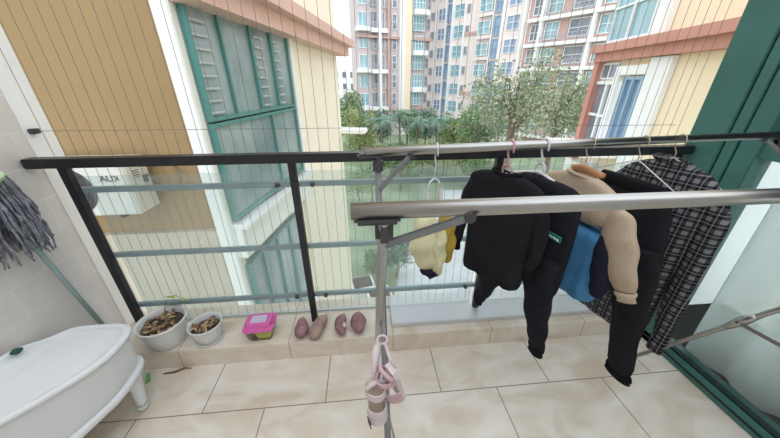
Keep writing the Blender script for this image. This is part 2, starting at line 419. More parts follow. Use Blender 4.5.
# ------------------------------------------------------------------ drying rack
rack = thing('clothes_drying_rack', 'stainless folding drying rack with two long bars and crossed legs', 'drying rack', (.75, .6, 0))
RL = (-.75, -.6, 0)
def kp(mb, name, m, parent=rack, **k): return mb.build(name, m, parent, loc=(RL if parent is rack else (0, 0, 0)), **k)
ZB = 1.30; YF = .383
YR0, YR1 = .776, .918          # the rear bar at its left and right ends
def yrear(x): return YR0 + (YR1 - YR0) * (x / 1.5)
kp(MB().tube([(-.022, YF, ZB), (1.54, YF, ZB)], .0130, 16), 'front_bar', 'steel', smooth=True)
kp(MB().tube([(.004, yrear(0), ZB), (1.54, yrear(1.54), ZB)], .0130, 16), 'rear_bar', 'steel', smooth=True)
for xs, yr in ((.034, yrear(.03)), (1.5, yrear(1.5))):
    a0, a1 = V((xs - .0075, YF, 1.285)), V((xs - .018, 1.023, .012))
    b0, b1 = V((xs + .003, yr, 1.285)), V((xs - .003, .13, .012))
    la = kp(MB().tube([a0, a1], .0095, 14), 'leg', 'steel', smooth=True)
    kp(MB().tube([a1 + V((0, 0, .03)), a1 - V((0, 0, .011))], .014, 12), 'foot_cap', 'joint', la)
    lb = kp(MB().tube([b0, b1], .0090, 14), 'leg', 'grey_tube', smooth=True)
    kp(MB().tube([b1 + V((0, 0, .03)), b1 - V((0, 0, .011))], .014, 12), 'foot_cap', 'joint', lb)
    # flattened plate and flat link between the legs
    pa = a0.lerp(a1, .54); pb = b0.lerp(b1, .54)
    kp(MB().tube([pa + (a0 - a1) * f for f in (.045, .02, 0, -.02, -.045)], [.0105, .015, .0175, .015, .0105], 14), 'pivot_plate', 'steel', smooth=True)
    kp(MB().tube([pa + V((-.02, 0, 0)), pa + V((.02, 0, 0))], .005, 10), 'rivet', 'joint')
    kp(MB().bar(pa + V((-.014, -.01, 0)), pb + V((.02, 0, .0)), .004, .014), 'link', 'steel_dark')
    sgn = 1 if xs < 1 else -1
    for (yy, dz) in ((YF, .072), (yr, .090)):
        # plastic elbow hugging bar end and leg
        m = MB().box((xs - .018 * sgn, yy, ZB - .012), (.068, .028, .015), bevel=.005)
        m.box((xs + (-.0075 if yy == YF else .003), yy + (.012 if yy == YF else -.012), ZB - .036), (.028, .034, .044), bevel=.008)
        kp(m, 'corner_joint', 'joint', smooth=False)
        lx = xs + (-.0075 if yy == YF else .003)
        ly = yy + (dz * .5 if yy == YF else -dz * .5)
        p0 = V((lx, ly - .014, ZB - dz)); p1 = V((xs + sgn * (.118 if yy == YF else .092), yy - .012, ZB - .010))
        kp(MB().bar(p0, p1, .006, .0145, .002), 'brace', 'grey_tube')
        kp(MB().tube([p1 + V((0, -.006, 0)), p1 + V((0, .008, 0))], .009, 12), 'rivet', 'joint')

# ------------------------------------------------------------------ hangers
def hook_pts(x, y, rod=.0026, flip=1, drop=.062):
    """hook over the rear bar, in the plane across the bar; returns points from tip to neck"""
    R = .0130 + rod
    pts = [V((x, y - flip * (R + .002) , ZB - .016))]
    for i in range(9):
        a = PI - PI * i / 8
        pts.append(V((x, y + flip * R * math.cos(a), ZB + R * math.sin(a) + .0005)))
    pts.append(V((x, y + flip * (R + .001), ZB - .012)))
    pts.append(V((x, y + flip * .010, ZB - .030)))
    pts.append(V((x, y, ZB - .044)))
    pts.append(V((x, y, ZB - drop)))
    return pts

def hdir(yaw): return V((-math.sin(yaw), math.cos(yaw), 0))    # along the hanger, away from the camera
def plastic_hanger(name, label, x, m, yaw, ring=True, half=.185, group=None, droop=.060):
    y = yrear(x)
    t = thing(name, label, 'hanger', (x, y, ZB - .05), group=group)
    loc = tuple(-c for c in t.location)
    MB().tube(hook_pts(x, y, .0034), .0034, 8).build('hook', m, t, smooth=True, loc=loc)
    d = hdir(yaw); c = V((x, y, ZB - .062))
    mb = MB()
    if ring:
        mb.tube([c + d * .017 * math.cos(a) + V((0, 0, -.012 + .017 * math.sin(a))) for a in [2 * PI * i / 18 for i in range(18)]], .0034, 8, closed=True)
    mb.tube([c + d * s + V((0, 0, -.024 - droop * abs(s / half) ** 1.25)) for s in [half * (i / 8 - 1) for i in range(17)]], .0048, 8)
    mb.tube([c + d * s + V((0, 0, -.024 - droop)) for s in (-half, 0, half)], .0036, 8)
    mb.build('hanger_frame', m, t, smooth=True, loc=loc)
    return t
def wire_hanger(name, label, x, m, yaw, half=.18, droop=.075, group=None):
    y = yrear(x)
    t = thing(name, label, 'hanger', (x, y, ZB - .05), group=group)
    loc = tuple(-c for c in t.location)
    MB().tube(hook_pts(x, y, .0018), .0018, 8).build('hook', 'wire_beige', t, smooth=True, loc=loc)
    d = hdir(yaw); c = V((x, y, ZB - .062))
    MB().tube([c, c + d * half + V((0, 0, -droop)), c + d * (half - .01) + V((0, 0, -droop - .008)), c - d * (half - .01) + V((0, 0, -droop - .008)), c - d * half + V((0, 0, -droop))], .0019, 8, closed=True).build('hanger_frame', m, t, smooth=True, loc=loc)
    return t
def wooden_hanger(name, label, x, yaw, half=.19, droop=.05):
    y = yrear(x)
    t = thing(name, label, 'hanger', (x, y, ZB - .05))
    loc = tuple(-c for c in t.location)
    MB().tube(hook_pts(x, y, .002), .002, 8).build('hook', 'wire_beige', t, smooth=True, loc=loc)
    d = hdir(yaw); c = V((x, y, ZB - .082)); nrm = V((d.y, -d.x, 0))
    rr = []
    for i in range(17):
        s = (i / 8 - 1); p = c + d * half * s + V((0, 0, -droop * abs(s) ** 1.4)) + nrm * .018 * s * s
        h = .013 - .005 * s * s; w = .007
        rr.append([p + nrm * w * math.cos(a) + V((0, 0, h * math.sin(a))) for a in [2 * PI * j / 10 for j in range(10)]])
    m = MB(); m.rings(rr); m.build('hanger_bar', 'wood', t, smooth=True, loc=loc)
    return t

# ------------------------------------------------------------------ clothes
def garment_rings(x0, y0, yaw, stations, n=36, fold=.010, nf=5.0, seed=0.0, sway=.006):
    """stations: (z, near, far, half_thickness): near/far = signed distance from the hook line along the hanger"""
    d = hdir(yaw); nr = V((d.y, -d.x, 0))
    out = []
    ztop = stations[0][0]; zbot = stations[-1][0]
    for (z, a, b, th) in stations:
        f = (ztop - z) / (ztop - zbot + 1e-6)
        ring = []
        for j in range(n):
            an = 2 * PI * j / n
            cs, sn = math.cos(an), math.sin(an)
            u = (a + b) / 2 + (b - a) / 2 * (abs(cs) ** .75) * (1 if cs >= 0 else -1)
            w = th * (abs(sn) ** .8) * (1 if sn >= 0 else -1)
            w += fold * f * math.sin(u * nf * 2 * PI / .3 + seed + f * 1.1) * (.5 + .5 * (1 if sn >= 0 else .8))
            w += sway * nz((u * 6, z * 4, 0), 1, seed) + .004 * nz((u * 20, z * 9, sn), 1, seed + 5)
            ring.append(V((x0, y0, z)) + d * u + nr * w)
        out.append(ring)
    return out
def limb_rings(pts, radii, flat=.7, n=20, seed=0.0, wrinkle=.004):
    pts = [V(p) for p in pts]; out = []
    # resample for wrinkles
    P, R = [], []
    for i in range(len(pts) - 1):
        for k in range(4):
            f = k / 4; P.append(pts[i].lerp(pts[i + 1], f)); R.append(radii[i] * (1 - f) + radii[i + 1] * f)
    P.append(pts[-1]); R.append(radii[-1])
    for i, p in enumerate(P):
        t = (P[min(i + 1, len(P) - 1)] - P[max(i - 1, 0)]).normalized()
        u = V((0, 1, 0)); u = (u - t * u.dot(t)).normalized(); w = t.cross(u)
        ring = []
        for j in range(n):
            an = 2 * PI * j / n
            r = R[i] * (1 + .10 * math.sin(i * 1.7 + seed + 1.5 * math.sin(an + seed))) + wrinkle * nz((an, i * .5, seed), 1.3, seed)
            ring.append(p + u * math.cos(an) * r + w * math.sin(an) * r * flat)
        out.append(ring)
    return out
def add_uv(o, yaw):
    me = o.data; uv = me.uv_layers.new(name='UVMap'); d = hdir(yaw)
    for lp in me.loops:
        co = me.vertices[lp.vertex_index].co
        uv.data[lp.index].uv = (co.y * d.y + co.x * d.x, co.z)

# 1 black sweatshirt on the pink hanger
yaw1 = math.radians(28)
x1 = .435; y1 = yrear(x1)
plastic_hanger('plastic_hanger', 'dusty pink plastic hanger holding the black sweatshirt', x1, 'pink_plastic', yaw1, half=.12, droop=.045)
g = thing('sweatshirt', 'black long-sleeved sweatshirt on the pink hanger, leftmost of the dark clothes', 'sweatshirt', (x1, y1, 1.2))
gl = tuple(-c for c in g.location); g.location.z -= .010
st = [(1.228, -.040, .040, .012), (1.222, -.078, .078, .018), (1.210, -.118, .118, .022), (1.194, -.140, .140, .023), (1.15, -.134, .134, .027),
      (1.08, -.124, .124, .031), (1.00, -.120, .120, .032), (.92, -.118, .118, .032), (.86, -.120, .120, .032), (.838, -.112, .112, .029)]
m = MB(); m.rings(garment_rings(x1, y1, yaw1, st, seed=1.0, fold=.011, sway=.012)); m.build('body', 'black_cloth', g, smooth=True, subd=1, loc=gl)
d1 = hdir(yaw1)
def q(x, y, d, s, z, dx=0): return V((x + dx, y, z)) + d * s
m = MB(); m.rings(limb_rings([q(x1, y1, d1, .118, 1.178), q(x1, y1, d1, .134, 1.11, -.006), q(x1, y1, d1, .146, 1.00, -.010), q(x1, y1, d1, .152, .93, -.010)], [.024, .032, .029, .024], seed=2)); s = m.build('sleeve', 'black_cloth', g, smooth=True, subd=1, loc=gl)
m = MB(); m.rings(limb_rings([q(x1, y1, d1, .156, .935, -.010), q(x1, y1, d1, .157, .885, -.010)], [.025, .022], seed=.5, wrinkle=0)); m.build('cuff', 'rib', s, smooth=True)
m = MB(); m.rings(limb_rings([q(x1, y1, d1, -.118, 1.178), q(x1, y1, d1, -.128, 1.10, .014), q(x1, y1, d1, -.124, 1.0, .022), q(x1, y1, d1, -.112, .94, .022)], [.024, .032, .029, .024], seed=4)); s = m.build('sleeve', 'black_cloth', g, smooth=True, subd=1, loc=gl)
m = MB(); m.rings(limb_rings([q(x1, y1, d1, -.112, .945, .022), q(x1, y1, d1, -.110, .90, .022)], [.025, .022], seed=.5, wrinkle=0)); m.build('cuff', 'rib', s, smooth=True)
m = MB(); m.tube([q(x1, y1, d1, .046 * math.cos(a), 1.228 + .004 * math.cos(2 * a), .016 * math.sin(a)) for a in [2 * PI * i / 20 for i in range(20)]], .006, 8, closed=True); m.build('collar', 'rib', g, smooth=True, loc=gl)

# 2 black joggers on the white hanger
yaw2 = math.radians(15)
x2 = .548; y2 = yrear(x2)
plastic_hanger('plastic_hanger', 'white plastic hanger with a round ring holding the black joggers', x2, 'white_hanger', yaw2, half=.13, droop=.038)
g = thing('jogger_trousers', 'black jogger trousers with a small green label, on the white ring hanger', 'trousers', (x2, y2, 1.2))
gl = tuple(-c for c in g.location); d2 = hdir(yaw2)
st = [(1.205, -.105, .060, .012), (1.195, -.150, .075, .020), (1.16, -.166, .085, .025), (1.08, -.172, .095, .029), (1.00, -.174, .105, .031), (.93, -.172, .115, .032), (.86, -.170, .120, .030), (.82, -.16, .120, .020)]
m = MB(); m.rings(garment_rings(x2, y2, yaw2, st, seed=3.0, fold=.008, sway=.010)); m.build('seat_panel', 'black_cloth2', g, smooth=True, subd=1, loc=gl)
m = MB(); m.rings(limb_rings([q(x2, y2, d2, -.098, .98), q(x2, y2, d2, -.098, .88), q(x2, y2, d2, -.112, .77), q(x2, y2, d2, -.142, .67), q(x2, y2, d2, -.155, .615)], [.070, .072, .062, .046, .036], seed=6, flat=.55)); s = m.build('trouser_leg', 'black_cloth2', g, smooth=True, subd=1, loc=gl)
m = MB(); m.rings(limb_rings([q(x2, y2, d2, -.155, .622), q(x2, y2, d2, -.158, .588)], [.035, .031], seed=.5, wrinkle=0, flat=.6)); m.build('cuff', 'rib', s, smooth=True)
m = MB(); m.rings(limb_rings([q(x2, y2, d2, .055, .98), q(x2, y2, d2, .078, .87), q(x2, y2, d2, .112, .75), q(x2, y2, d2, .150, .64), q(x2, y2, d2, .168, .585)], [.064, .066, .056, .044, .035], seed=8, flat=.55)); s = m.build('trouser_leg', 'black_cloth2', g, smooth=True, subd=1, loc=gl)
m = MB(); m.rings(limb_rings([q(x2, y2, d2, .168, .592), q(x2, y2, d2, .178, .550)], [.034, .030], seed=.5, wrinkle=0, flat=.6)); m.build('cuff', 'rib', s, smooth=True)
nr2 = V((d2.y, -d2.x, 0)); lc = V((x2, y2, 1.058)) + d2 * -.128 - nr2 * .0345
lab = MB().box(lc, (.005, .058, .021), Matrix.Rotation(yaw2, 3, 'Z'), .0015).build('label_patch', 'label_green', g, loc=gl)
lab['label'] = 'green label patch with white lettering'
lm = MB()
pts = [(-.018, .001), (-.012, -.003), (-.006, .001), (.000, -.003), (.006, .001), (.012, -.003), (.018, .000), (.022, -.006)]
lm.tube([lc - nr2 * .0035 - d2 * a + V((0, 0, b)) for a, b in pts], .0018, 6)
lm.tube([lc - nr2 * .0035 - d2 * a + V((0, 0, b)) for a, b in ((-.024, -.001), (-.021, .005), (-.017, .001))], .0022, 6)
lm.build('lettering', 'label_white', lab)

# 3 beige and blue jacket on the wooden hanger
yaw3 = math.radians(10)
x3 = .706; y3 = yrear(x3)
wooden_hanger('wooden_hanger', 'wooden hanger with a wire hook inside the beige and blue jacket', x3, yaw3, half=.060, droop=.010)
g = thing('colour_block_jacket', 'beige and sky blue colour-block jacket hanging on the wooden hanger', 'jacket', (x3, y3, 1.2))
gl = tuple(-c for c in g.location); g.location.z -= .016; d3 = hdir(yaw3)
st = [(1.216, -.050, .050, .018), (1.209, -.080, .080, .022), (1.194, -.120, .120, .024), (1.170, -.158, .158, .026), (1.13, -.168, .165, .032), (1.066, -.168, .165, .038),
      (1.04, -.168, .165, .039), (.98, -.168, .165, .040), (.92, -.170, .165, .041), (.86, -.170, .165, .040), (.82, -.165, .160, .036), (.805, -.160, .155, .030)]
rings = garment_rings(x3, y3, yaw3, st, seed=5.0, fold=.010)
m = MB(); m.rings(rings[:6]); m.build('yoke', 'beige_cloth', g, smooth=True, subd=1, loc=gl)
m = MB(); m.rings(rings[5:]); m.build('lower_body', 'blue_cloth', g, smooth=True, subd=1, loc=gl)
m = MB(); m.rings(limb_rings([q(x3, y3, d3, -.132, 1.148, -.004), q(x3, y3, d3, -.166, 1.11, -.008), q(x3, y3, d3, -.212, 1.02, -.016), q(x3, y3, d3, -.262, .935, -.018)], [.032, .056, .060, .033], seed=3, flat=.42)); s = m.build('sleeve', 'beige_cloth', g, smooth=True, subd=1, loc=gl)
m = MB(); m.rings(limb_rings([q(x3, y3, d3, -.260, .940, -.018), q(x3, y3, d3, -.272, .916, -.018)], [.030, .025], seed=.5, wrinkle=0)); m.build('cuff', 'beige_cloth', s, smooth=True)
m = MB(); m.rings(limb_rings([q(x3, y3, d3, .132, 1.148), q(x3, y3, d3, .172, 1.09, .016), q(x3, y3, d3, .182, .98, .016), q(x3, y3, d3, .184, .89, .016)], [.034, .046, .042, .032], seed=4, flat=.5)); s = m.build('sleeve', 'beige_cloth', g, smooth=True, subd=1, loc=gl)
m = MB(); m.rings(limb_rings([q(x3, y3, d3, -.150, 1.075, -.014), q(x3, y3, d3, -.172, 1.00, -.016), q(x3, y3, d3, -.185, .91, -.012), q(x3, y3, d3, -.178, .86, -.01)], [.016, .036, .030, .018], seed=9, flat=.9)); m.build('side_panel', 'navy_cloth', g, smooth=True, subd=1, loc=gl)
m = MB(); m.tube([q(x3, y3, d3, .052 * math.cos(a), 1.214 + .004 * math.cos(a), .018 * math.sin(a)) for a in [2 * PI * i / 20 for i in range(20)]], .006, 8, closed=True); m.build('collar', 'beige_cloth', g, smooth=True, loc=gl)

# 4 black trousers on a wire hanger
yaw4 = math.radians(6)
x4 = .905; y4 = yrear(x4)
wire_hanger('wire_hanger', 'white coated wire hanger above the long black trousers', x4, 'wire_white', yaw4, half=.150, droop=.07)
g = thing('long_trousers', 'long plain black trousers hanging between the beige jacket and the plaid shirt', 'trousers', (x4, y4, 1.2))
gl = tuple(-c for c in g.location); d4 = hdir(yaw4)
st = [(1.162, -.130, .110, .012), (1.150, -.142, .112, .020), (1.10, -.158, .112, .026), (1.02, -.176, .100, .030), (.94, -.190, .075, .032), (.88, -.196, .05, .030), (.84, -.196, .02, .024)]
m = MB(); m.rings(garment_rings(x4, y4, yaw4, st, seed=7.0, fold=.004)); m.build('seat_panel', 'black_cloth', g, smooth=True, subd=1, loc=gl)
for k, (o0, o1, dx, zb) in enumerate(((-.128, -.225, -.014, .488), (-.04, -.190, .026, .50))):
    m = MB(); m.rings(limb_rings([q(x4, y4, d4, o0, .98, dx), q(x4, y4, d4, o0 * .7 + o1 * .3, .86, dx), q(x4, y4, d4, o0 * .35 + o1 * .65, .68, dx), q(x4, y4, d4, o1, zb, dx)], [.062, .062, .054, .048], seed=3 + k, flat=.45)); s = m.build('trouser_leg', 'black_cloth', g, smooth=True, subd=1, loc=gl)
    m = MB(); m.rings(limb_rings([q(x4, y4, d4, o1, zb + .012, dx), q(x4, y4, d4, o1 - .002, zb - .012, dx)], [.0495, .0485], seed=.5, wrinkle=0, flat=.45)); m.build('hem', 'rib', s, smooth=True)
m = MB(); m.rings(garment_rings(x4, y4, yaw4, [(1.176, -.130, .108, .010), (1.170, -.135, .112, .021), (1.142, -.144, .114, .023), (1.138, -.140, .110, .020)], seed=7.0, fold=0)); m.build('waistband', 'rib', g, smooth=True, loc=gl)

# 5 plaid shirt on a wire hanger
yaw5 = math.radians(15)
x5 = 1.05; y5 = yrear(x5)
wire_hanger('wire_hanger', 'white coated wire hanger holding the plaid shirt at the right', x5, 'wire_white', yaw5, half=.155, droop=.07)
g = thing('plaid_shirt', 'black and white plaid long-sleeved shirt, rightmost on the drying rack', 'shirt', (x5, y5, 1.2))
gl = tuple(-c for c in g.location); g.location.z -= .012; d5 = hdir(yaw5)
st = [(1.238, -.044, .044, .015), (1.230, -.075, .075, .024), (1.208, -.125, .120, .030), (1.175, -.158, .152, .033), (1.12, -.160, .156, .036), (1.02, -.150, .156, .038), (.90, -.146, .156, .038),
      (.78, -.144, .158, .038), (.66, -.142, .160, .038), (.57, -.135, .160, .036), (.53, -.120, .156, .032)]
m = MB(); m.rings(garment_rings(x5, y5, yaw5, st, seed=9.0, fold=.015, sway=.014)); o = m.build('body', 'plaid', g, smooth=True, subd=1, loc=gl); add_uv(o, yaw5)
m = MB(); m.rings(limb_rings([q(x5, y5, d5, -.130, 1.160, .006), q(x5, y5, d5, -.162, 1.09, .006), q(x5, y5, d5, -.172, .92, .0), q(x5, y5, d5, -.184, .74, -.008), q(x5, y5, d5, -.196, .60, -.012)], [.038, .040, .037, .034, .028], seed=5)); s = m.build('sleeve', 'plaid', g, smooth=True, subd=1, loc=gl); add_uv(s, yaw5)
m = MB(); m.rings(limb_rings([q(x5, y5, d5, -.196, .605, -.012), q(x5, y5, d5, -.200, .548, -.015)], [.028, .027], seed=.5, wrinkle=0)); o = m.build('cuff', 'plaid', s, smooth=True); add_uv(o, yaw5)
m = MB(); m.rings(limb_rings([q(x5, y5, d5, .130, 1.160, .014), q(x5, y5, d5, .165, 1.07, .022), q(x5, y5, d5, .170, .90, .022), q(x5, y5, d5, .166, .74, .022), q(x5, y5, d5, .162, .64, .022)], [.038, .040, .037, .034, .028], seed=7)); s = m.build('sleeve', 'plaid', g, smooth=True, subd=1, loc=gl); add_uv(s, yaw5)
m = MB(); m.tube([q(x5, y5, d5, .052 * math.cos(a), 1.240 + .008 * math.cos(a), .020 * math.sin(a)) for a in [2 * PI * i / 20 for i in range(20)]], .009, 8, closed=True); o = m.build('collar', 'plaid', g, smooth=True, loc=gl); add_uv(o, yaw5)

# 6 clip hanger with the yellow cloth
xc = .205; yc = yrear(xc)
t = thing('clip_hanger', 'small white hanger with two clips over the pale yellow cloth', 'hanger', (xc, yc, ZB - .05))
tl = tuple(-c for c in t.location)
MB().tube(hook_pts(xc, yc, .0022, drop=.085), .0022, 8).build('hook', 'wire_white', t, smooth=True, loc=tl)
MB().tube([(xc - .024, yc - .012, 1.178), (xc - .014, yc - .004, 1.205), (xc, yc, 1.215), (xc + .014, yc + .004, 1.205), (xc + .024, yc + .010, 1.178)], .0028, 8).build('clip_arm', 'white_hanger', t, smooth=True, loc=tl)
for sx, dy in ((-.024, -.012), (.024, .010)):
    k = MB().box((xc + sx, yc + dy - .006, 1.135), (.010, .004, .095), Matrix.Rotation(.07, 3, 'X'), .002)
    k.box((xc + sx, yc + dy + .006, 1.135), (.010, .004, .095), Matrix.Rotation(-.07, 3, 'X'), .002)
    k.build('clip', 'white_hanger', t, loc=tl)
def cup(x0, y0, z0, w, h, dep, seed, m, tilt=0.0):
    mm = MB(); rr = []
    for i in range(13):
        f = i / 12
        z = z0 - h * f
        prof = max(.12, math.sqrt(max(0, 1 - ((f - .52) / .53) ** 2))) if f > .52 else .45 + .55 * math.sin(f / .52 * PI / 2)
        ring = []
        for j in range(20):
            an = 2 * PI * j / 20
            rx = w * prof * (1 + .12 * math.sin(3 * an + seed + f * 4)); ry = dep * prof * (1 + .14 * math.sin(2 * an + seed * 2 + f * 3))
            p = V((x0 + tilt * f + rx * math.cos(an), y0 + ry * math.sin(an), z + .006 * nz((an, f * 3, seed), 1.5))); k = .010 * nz((math.cos(an) * 1.6, f * 4.5, math.sin(an) * 1.6), 1.4, seed) + .005 * math.sin(f * 16 + 2 * math.cos(an) + seed); p += V((k * math.cos(an), k * math.sin(an), 0))
            ring.append(p)
        rr.append(ring)
    mm.rings(rr); return mm
g = thing('yellow_cloth_bundle', 'pale yellow and mustard cloth bundle clipped at the left of the rack', 'clothing', (xc, yc, 1.09))
gl = tuple(-c for c in g.location)
cup(xc - .022, yc - .012, 1.100, .058, .195, .038, 1.0, None, .022).build('pale_part', 'cream_cloth', g, smooth=True, subd=1, loc=gl)['label'] = 'pale yellow part'
cup(xc + .016, yc - .044, 1.085, .020, .185, .020, 2.2, None, .006).build('front_fold', 'cream_cloth', g, smooth=True, subd=1, loc=gl)
cup(xc + .046, yc + .012, 1.095, .036, .185, .034, 3.1, None, .012).build('mustard_part', 'mustard_cloth', g, smooth=True, subd=1, loc=gl)['label'] = 'mustard yellow part'
cup(xc + .004, yc - .018, .925, .032, .045, .030, 2.0, None, .0).build('dark_hem', 'navy_cloth', g, smooth=True, loc=gl)['label'] = 'dark edge at the bottom'

# ------------------------------------------------------------------ sandals hanging at the rack leg
def sandal(name, label, loc, rz, m_up, m_sole, tilt):
    t = thing(name, label, 'sandal', loc, group=None)
    t.rotation_euler = (tilt, 0, rz); t.scale = (.86, .86, .86)
    # toe down: local z is the length of the foot, x the width, y the height above the sole
    ol = [(0, .075), (.017, .070), (.025, .050), (.022, .015), (.021, -.020), (.027, -.050), (.020, -.072), (0, -.080), (-.019, -.072), (-.024, -.045), (-.019, -.015), (-.022, .02), (-.024, .052), (-.016, .070)]
    MB().prism(ol, lambda a, b, c: (a, c - .007, b), .014).build('sole', m_sole, t)
    for z, hh, w in ((-.045, .032, .011), (-.018, .036, .010), (.045, .040, .009)):
        rr = []
        for i in range(11):
            a = PI * i / 10
            p = V((.026 * math.cos(a), -.005 - hh * math.sin(a), z + (.006 * math.sin(a))))
            rr.append([p + V((math.cos(a) * .002, -math.sin(a) * .002, w)), p + V((math.cos(a) * .002, -math.sin(a) * .002, -w)), p - V((math.cos(a) * .002, -math.sin(a) * .002, w)), p - V((math.cos(a) * .002, -math.sin(a) * .002, -w))])
        mm = MB(); mm.rings(rr); mm.build('strap', m_up, t)
    rr = []
    MB().tube([(.024 * math.cos(a), -.012 - .01 * math.sin(a), .060 + .022 * math.sin(a)) for a in [PI * i / 8 for i in range(9)]], .006, 8).build('heel_loop', m_up, t, smooth=True)
    for z in (-.048, -.034):
        MB().box((-.0295, -.022, z), (.002, .024, .006)).build('stripe', 'black_stripe', t)
    return t
LX = .021
sandal('child_sandal', 'pale pink child sandal with a tan sole, left of the rack leg', (.004, .425, .795), .35, 'sandal_pink', 'sole', -.15)
sandal('child_sandal', 'rose pink child sandal hanging right of the rack leg, straps outward', (.052, .436, .838), -1.0, 'sandal_rose', 'sandal_pink', .25)
tc = thing('shoe_clip', 'small pale clip hooked on the rack leg above the sandals', 'clip', (.012, .43, .86))
tl = tuple(-c for c in tc.location)
MB().tube([(LX + .006 + .0125 * math.cos(a), .500 + .0125 * math.sin(a), .905) for a in [2 * PI * i / 14 for i in range(14)]], .0028, 8, closed=True).build('ring', 'sandal_pink', tc, smooth=True, loc=tl)
MB().tube([(LX - .004, .488, .908), (LX - .012, .465, .905), (.004, .440, .875), (.004, .425, .835)], [.008, .010, .006, .004], 10).build('hook', 'sandal_pink', tc, smooth=True, loc=tl)
MB().tube([(LX + .012, .488, .905), (.040, .455, .900), (.052, .436, .885)], [.004, .004, .004], 8).build('hook', 'sandal_pink', tc, smooth=True, loc=tl)

# ------------------------------------------------------------------ tub on legs
tub = thing('plastic_tub', 'white plastic foot bath tub on short legs in the left corner', 'tub', (-1.28, .72, 0))
tl = tuple(-c for c in tub.location)
def tub_ring(inset, zf, n=64, rise=1.0):
    """rounded-corner plan, rim rising towards the near end"""
    xl, xr, y0, y1 = -1.452 + inset, -1.082 - inset, .33 + inset, 1.125 - inset
    cx, cy, hx, hy = (xl + xr) / 2, (y0 + y1) / 2, (xr - xl) / 2, (y1 - y0) / 2
    out = []
    for j in range(n):
        a = 2 * PI * j / n; c, s = math.cos(a), math.sin(a)
        e = .42
        x = cx + hx * abs(c) ** e * (1 if c >= 0 else -1); y = cy + hy * abs(s) ** e * (1 if s >= 0 else -1)
        g = max(0, (.94 - y) / .6); sh = min(.30, .42 * g * g); k = (x - xl) / (xr - xl); x -= sh * k
        f = min(1, max(0, (1.10 - y) / .9)); r = f * f * (3 - 2 * f)
        # the wall side climbs early, as a back rest
        lft = min(1, max(0, (-1.24 - x) / .18))
        f2 = min(1, max(0, (1.085 - y) / .16)); r2 = f2 * f2 * (3 - 2 * f2)
        z = zf(r * (1 - lft) + lft * (.45 * r2 + .55 * min(1, r * 1.5)))
        out.append(V((x, y, z)))
    return out
rim = lambda dz: (lambda r: .438 + dz + .115 * r)
body = MB()
body.rings([tub_ring(.030, lambda r: .218), tub_ring(.022, lambda r: .25), tub_ring(.016, lambda r: .33 + .05 * r), tub_ring(.012, rim(-.030)), tub_ring(.012, rim(-.008)),
            tub_ring(.026, rim(-.008)), tub_ring(.032, rim(-.060)), tub_ring(.046, lambda r: .31 + .06 * r), tub_ring(.070, lambda r: .255), tub_ring(.11, lambda r: .242)])
body.build('basin', 'plastic_white', tub, smooth=True, subd=1, loc=tl)
rm = MB(); rm.rings([tub_ring(.004, rim(-.026)), tub_ring(-.004, rim(-.018)), tub_ring(-.003, rim(-.002)), tub_ring(.008, rim(.005)), tub_ring(.022, rim(.004)), tub_ring(.029, rim(-.008)), tub_ring(.020, rim(-.020))])
rm.build('rim', 'plastic_white', tub, smooth=True, subd=1, loc=tl)
fl = MB(); fl.rings([tub_ring(.032, lambda r: .208), tub_ring(.018, lambda r: .208), tub_ring(.008, lambda r: .218), tub_ring(.008, lambda r: .236), tub_ring(.018, lambda r: .244), tub_ring(.032, lambda r: .244)])
fl.build('flange', 'plastic_white', tub, smooth=True, loc=tl)
for px, py, sx, sy in ((-1.170, 1.035, 2.2, 1), (-1.40, 1.035, -.3, 1), (-1.40, .42, -.3, -1), (-1.235, .64, 1.0, -.3)):
    lg = MB()
    q0 = V((px, py, .215)); q1 = V((px + .012 * sx, py - .03 * sy, .115)); q2 = V((px + .012 * sx, py - .045 * sy, .018))
    lg.tube([q0, q0.lerp(q1, .5), q1, q1.lerp(q2, .6), q2], [.046, .034, .026, .022, .021], 14)
    lo = lg.build('leg', 'plastic_white', tub, smooth=True, loc=tl)
    MB().tube([q2 + V((0, 0, .012)), q2 - V((0, 0, .018))], [.0245, .022], 14).build('foot_cap', 'plastic_clear', lo, smooth=True)
pl = MB(); c0 = V((-1.408, .935, .500))
pl.rings([[c0 + V((.004 - k * .006, .016 * s * math.cos(a), .010 * s * math.sin(a))) for a in [2 * PI * j / 16 for j in range(16)]] for k, s in ((3, 1), (0, 1.0), (-.4, .8), (-.5, .3))])
pl.build('overflow_plug', 'plug', tub, smooth=True, loc=tl)['label'] = 'dark green plug inside the tub'

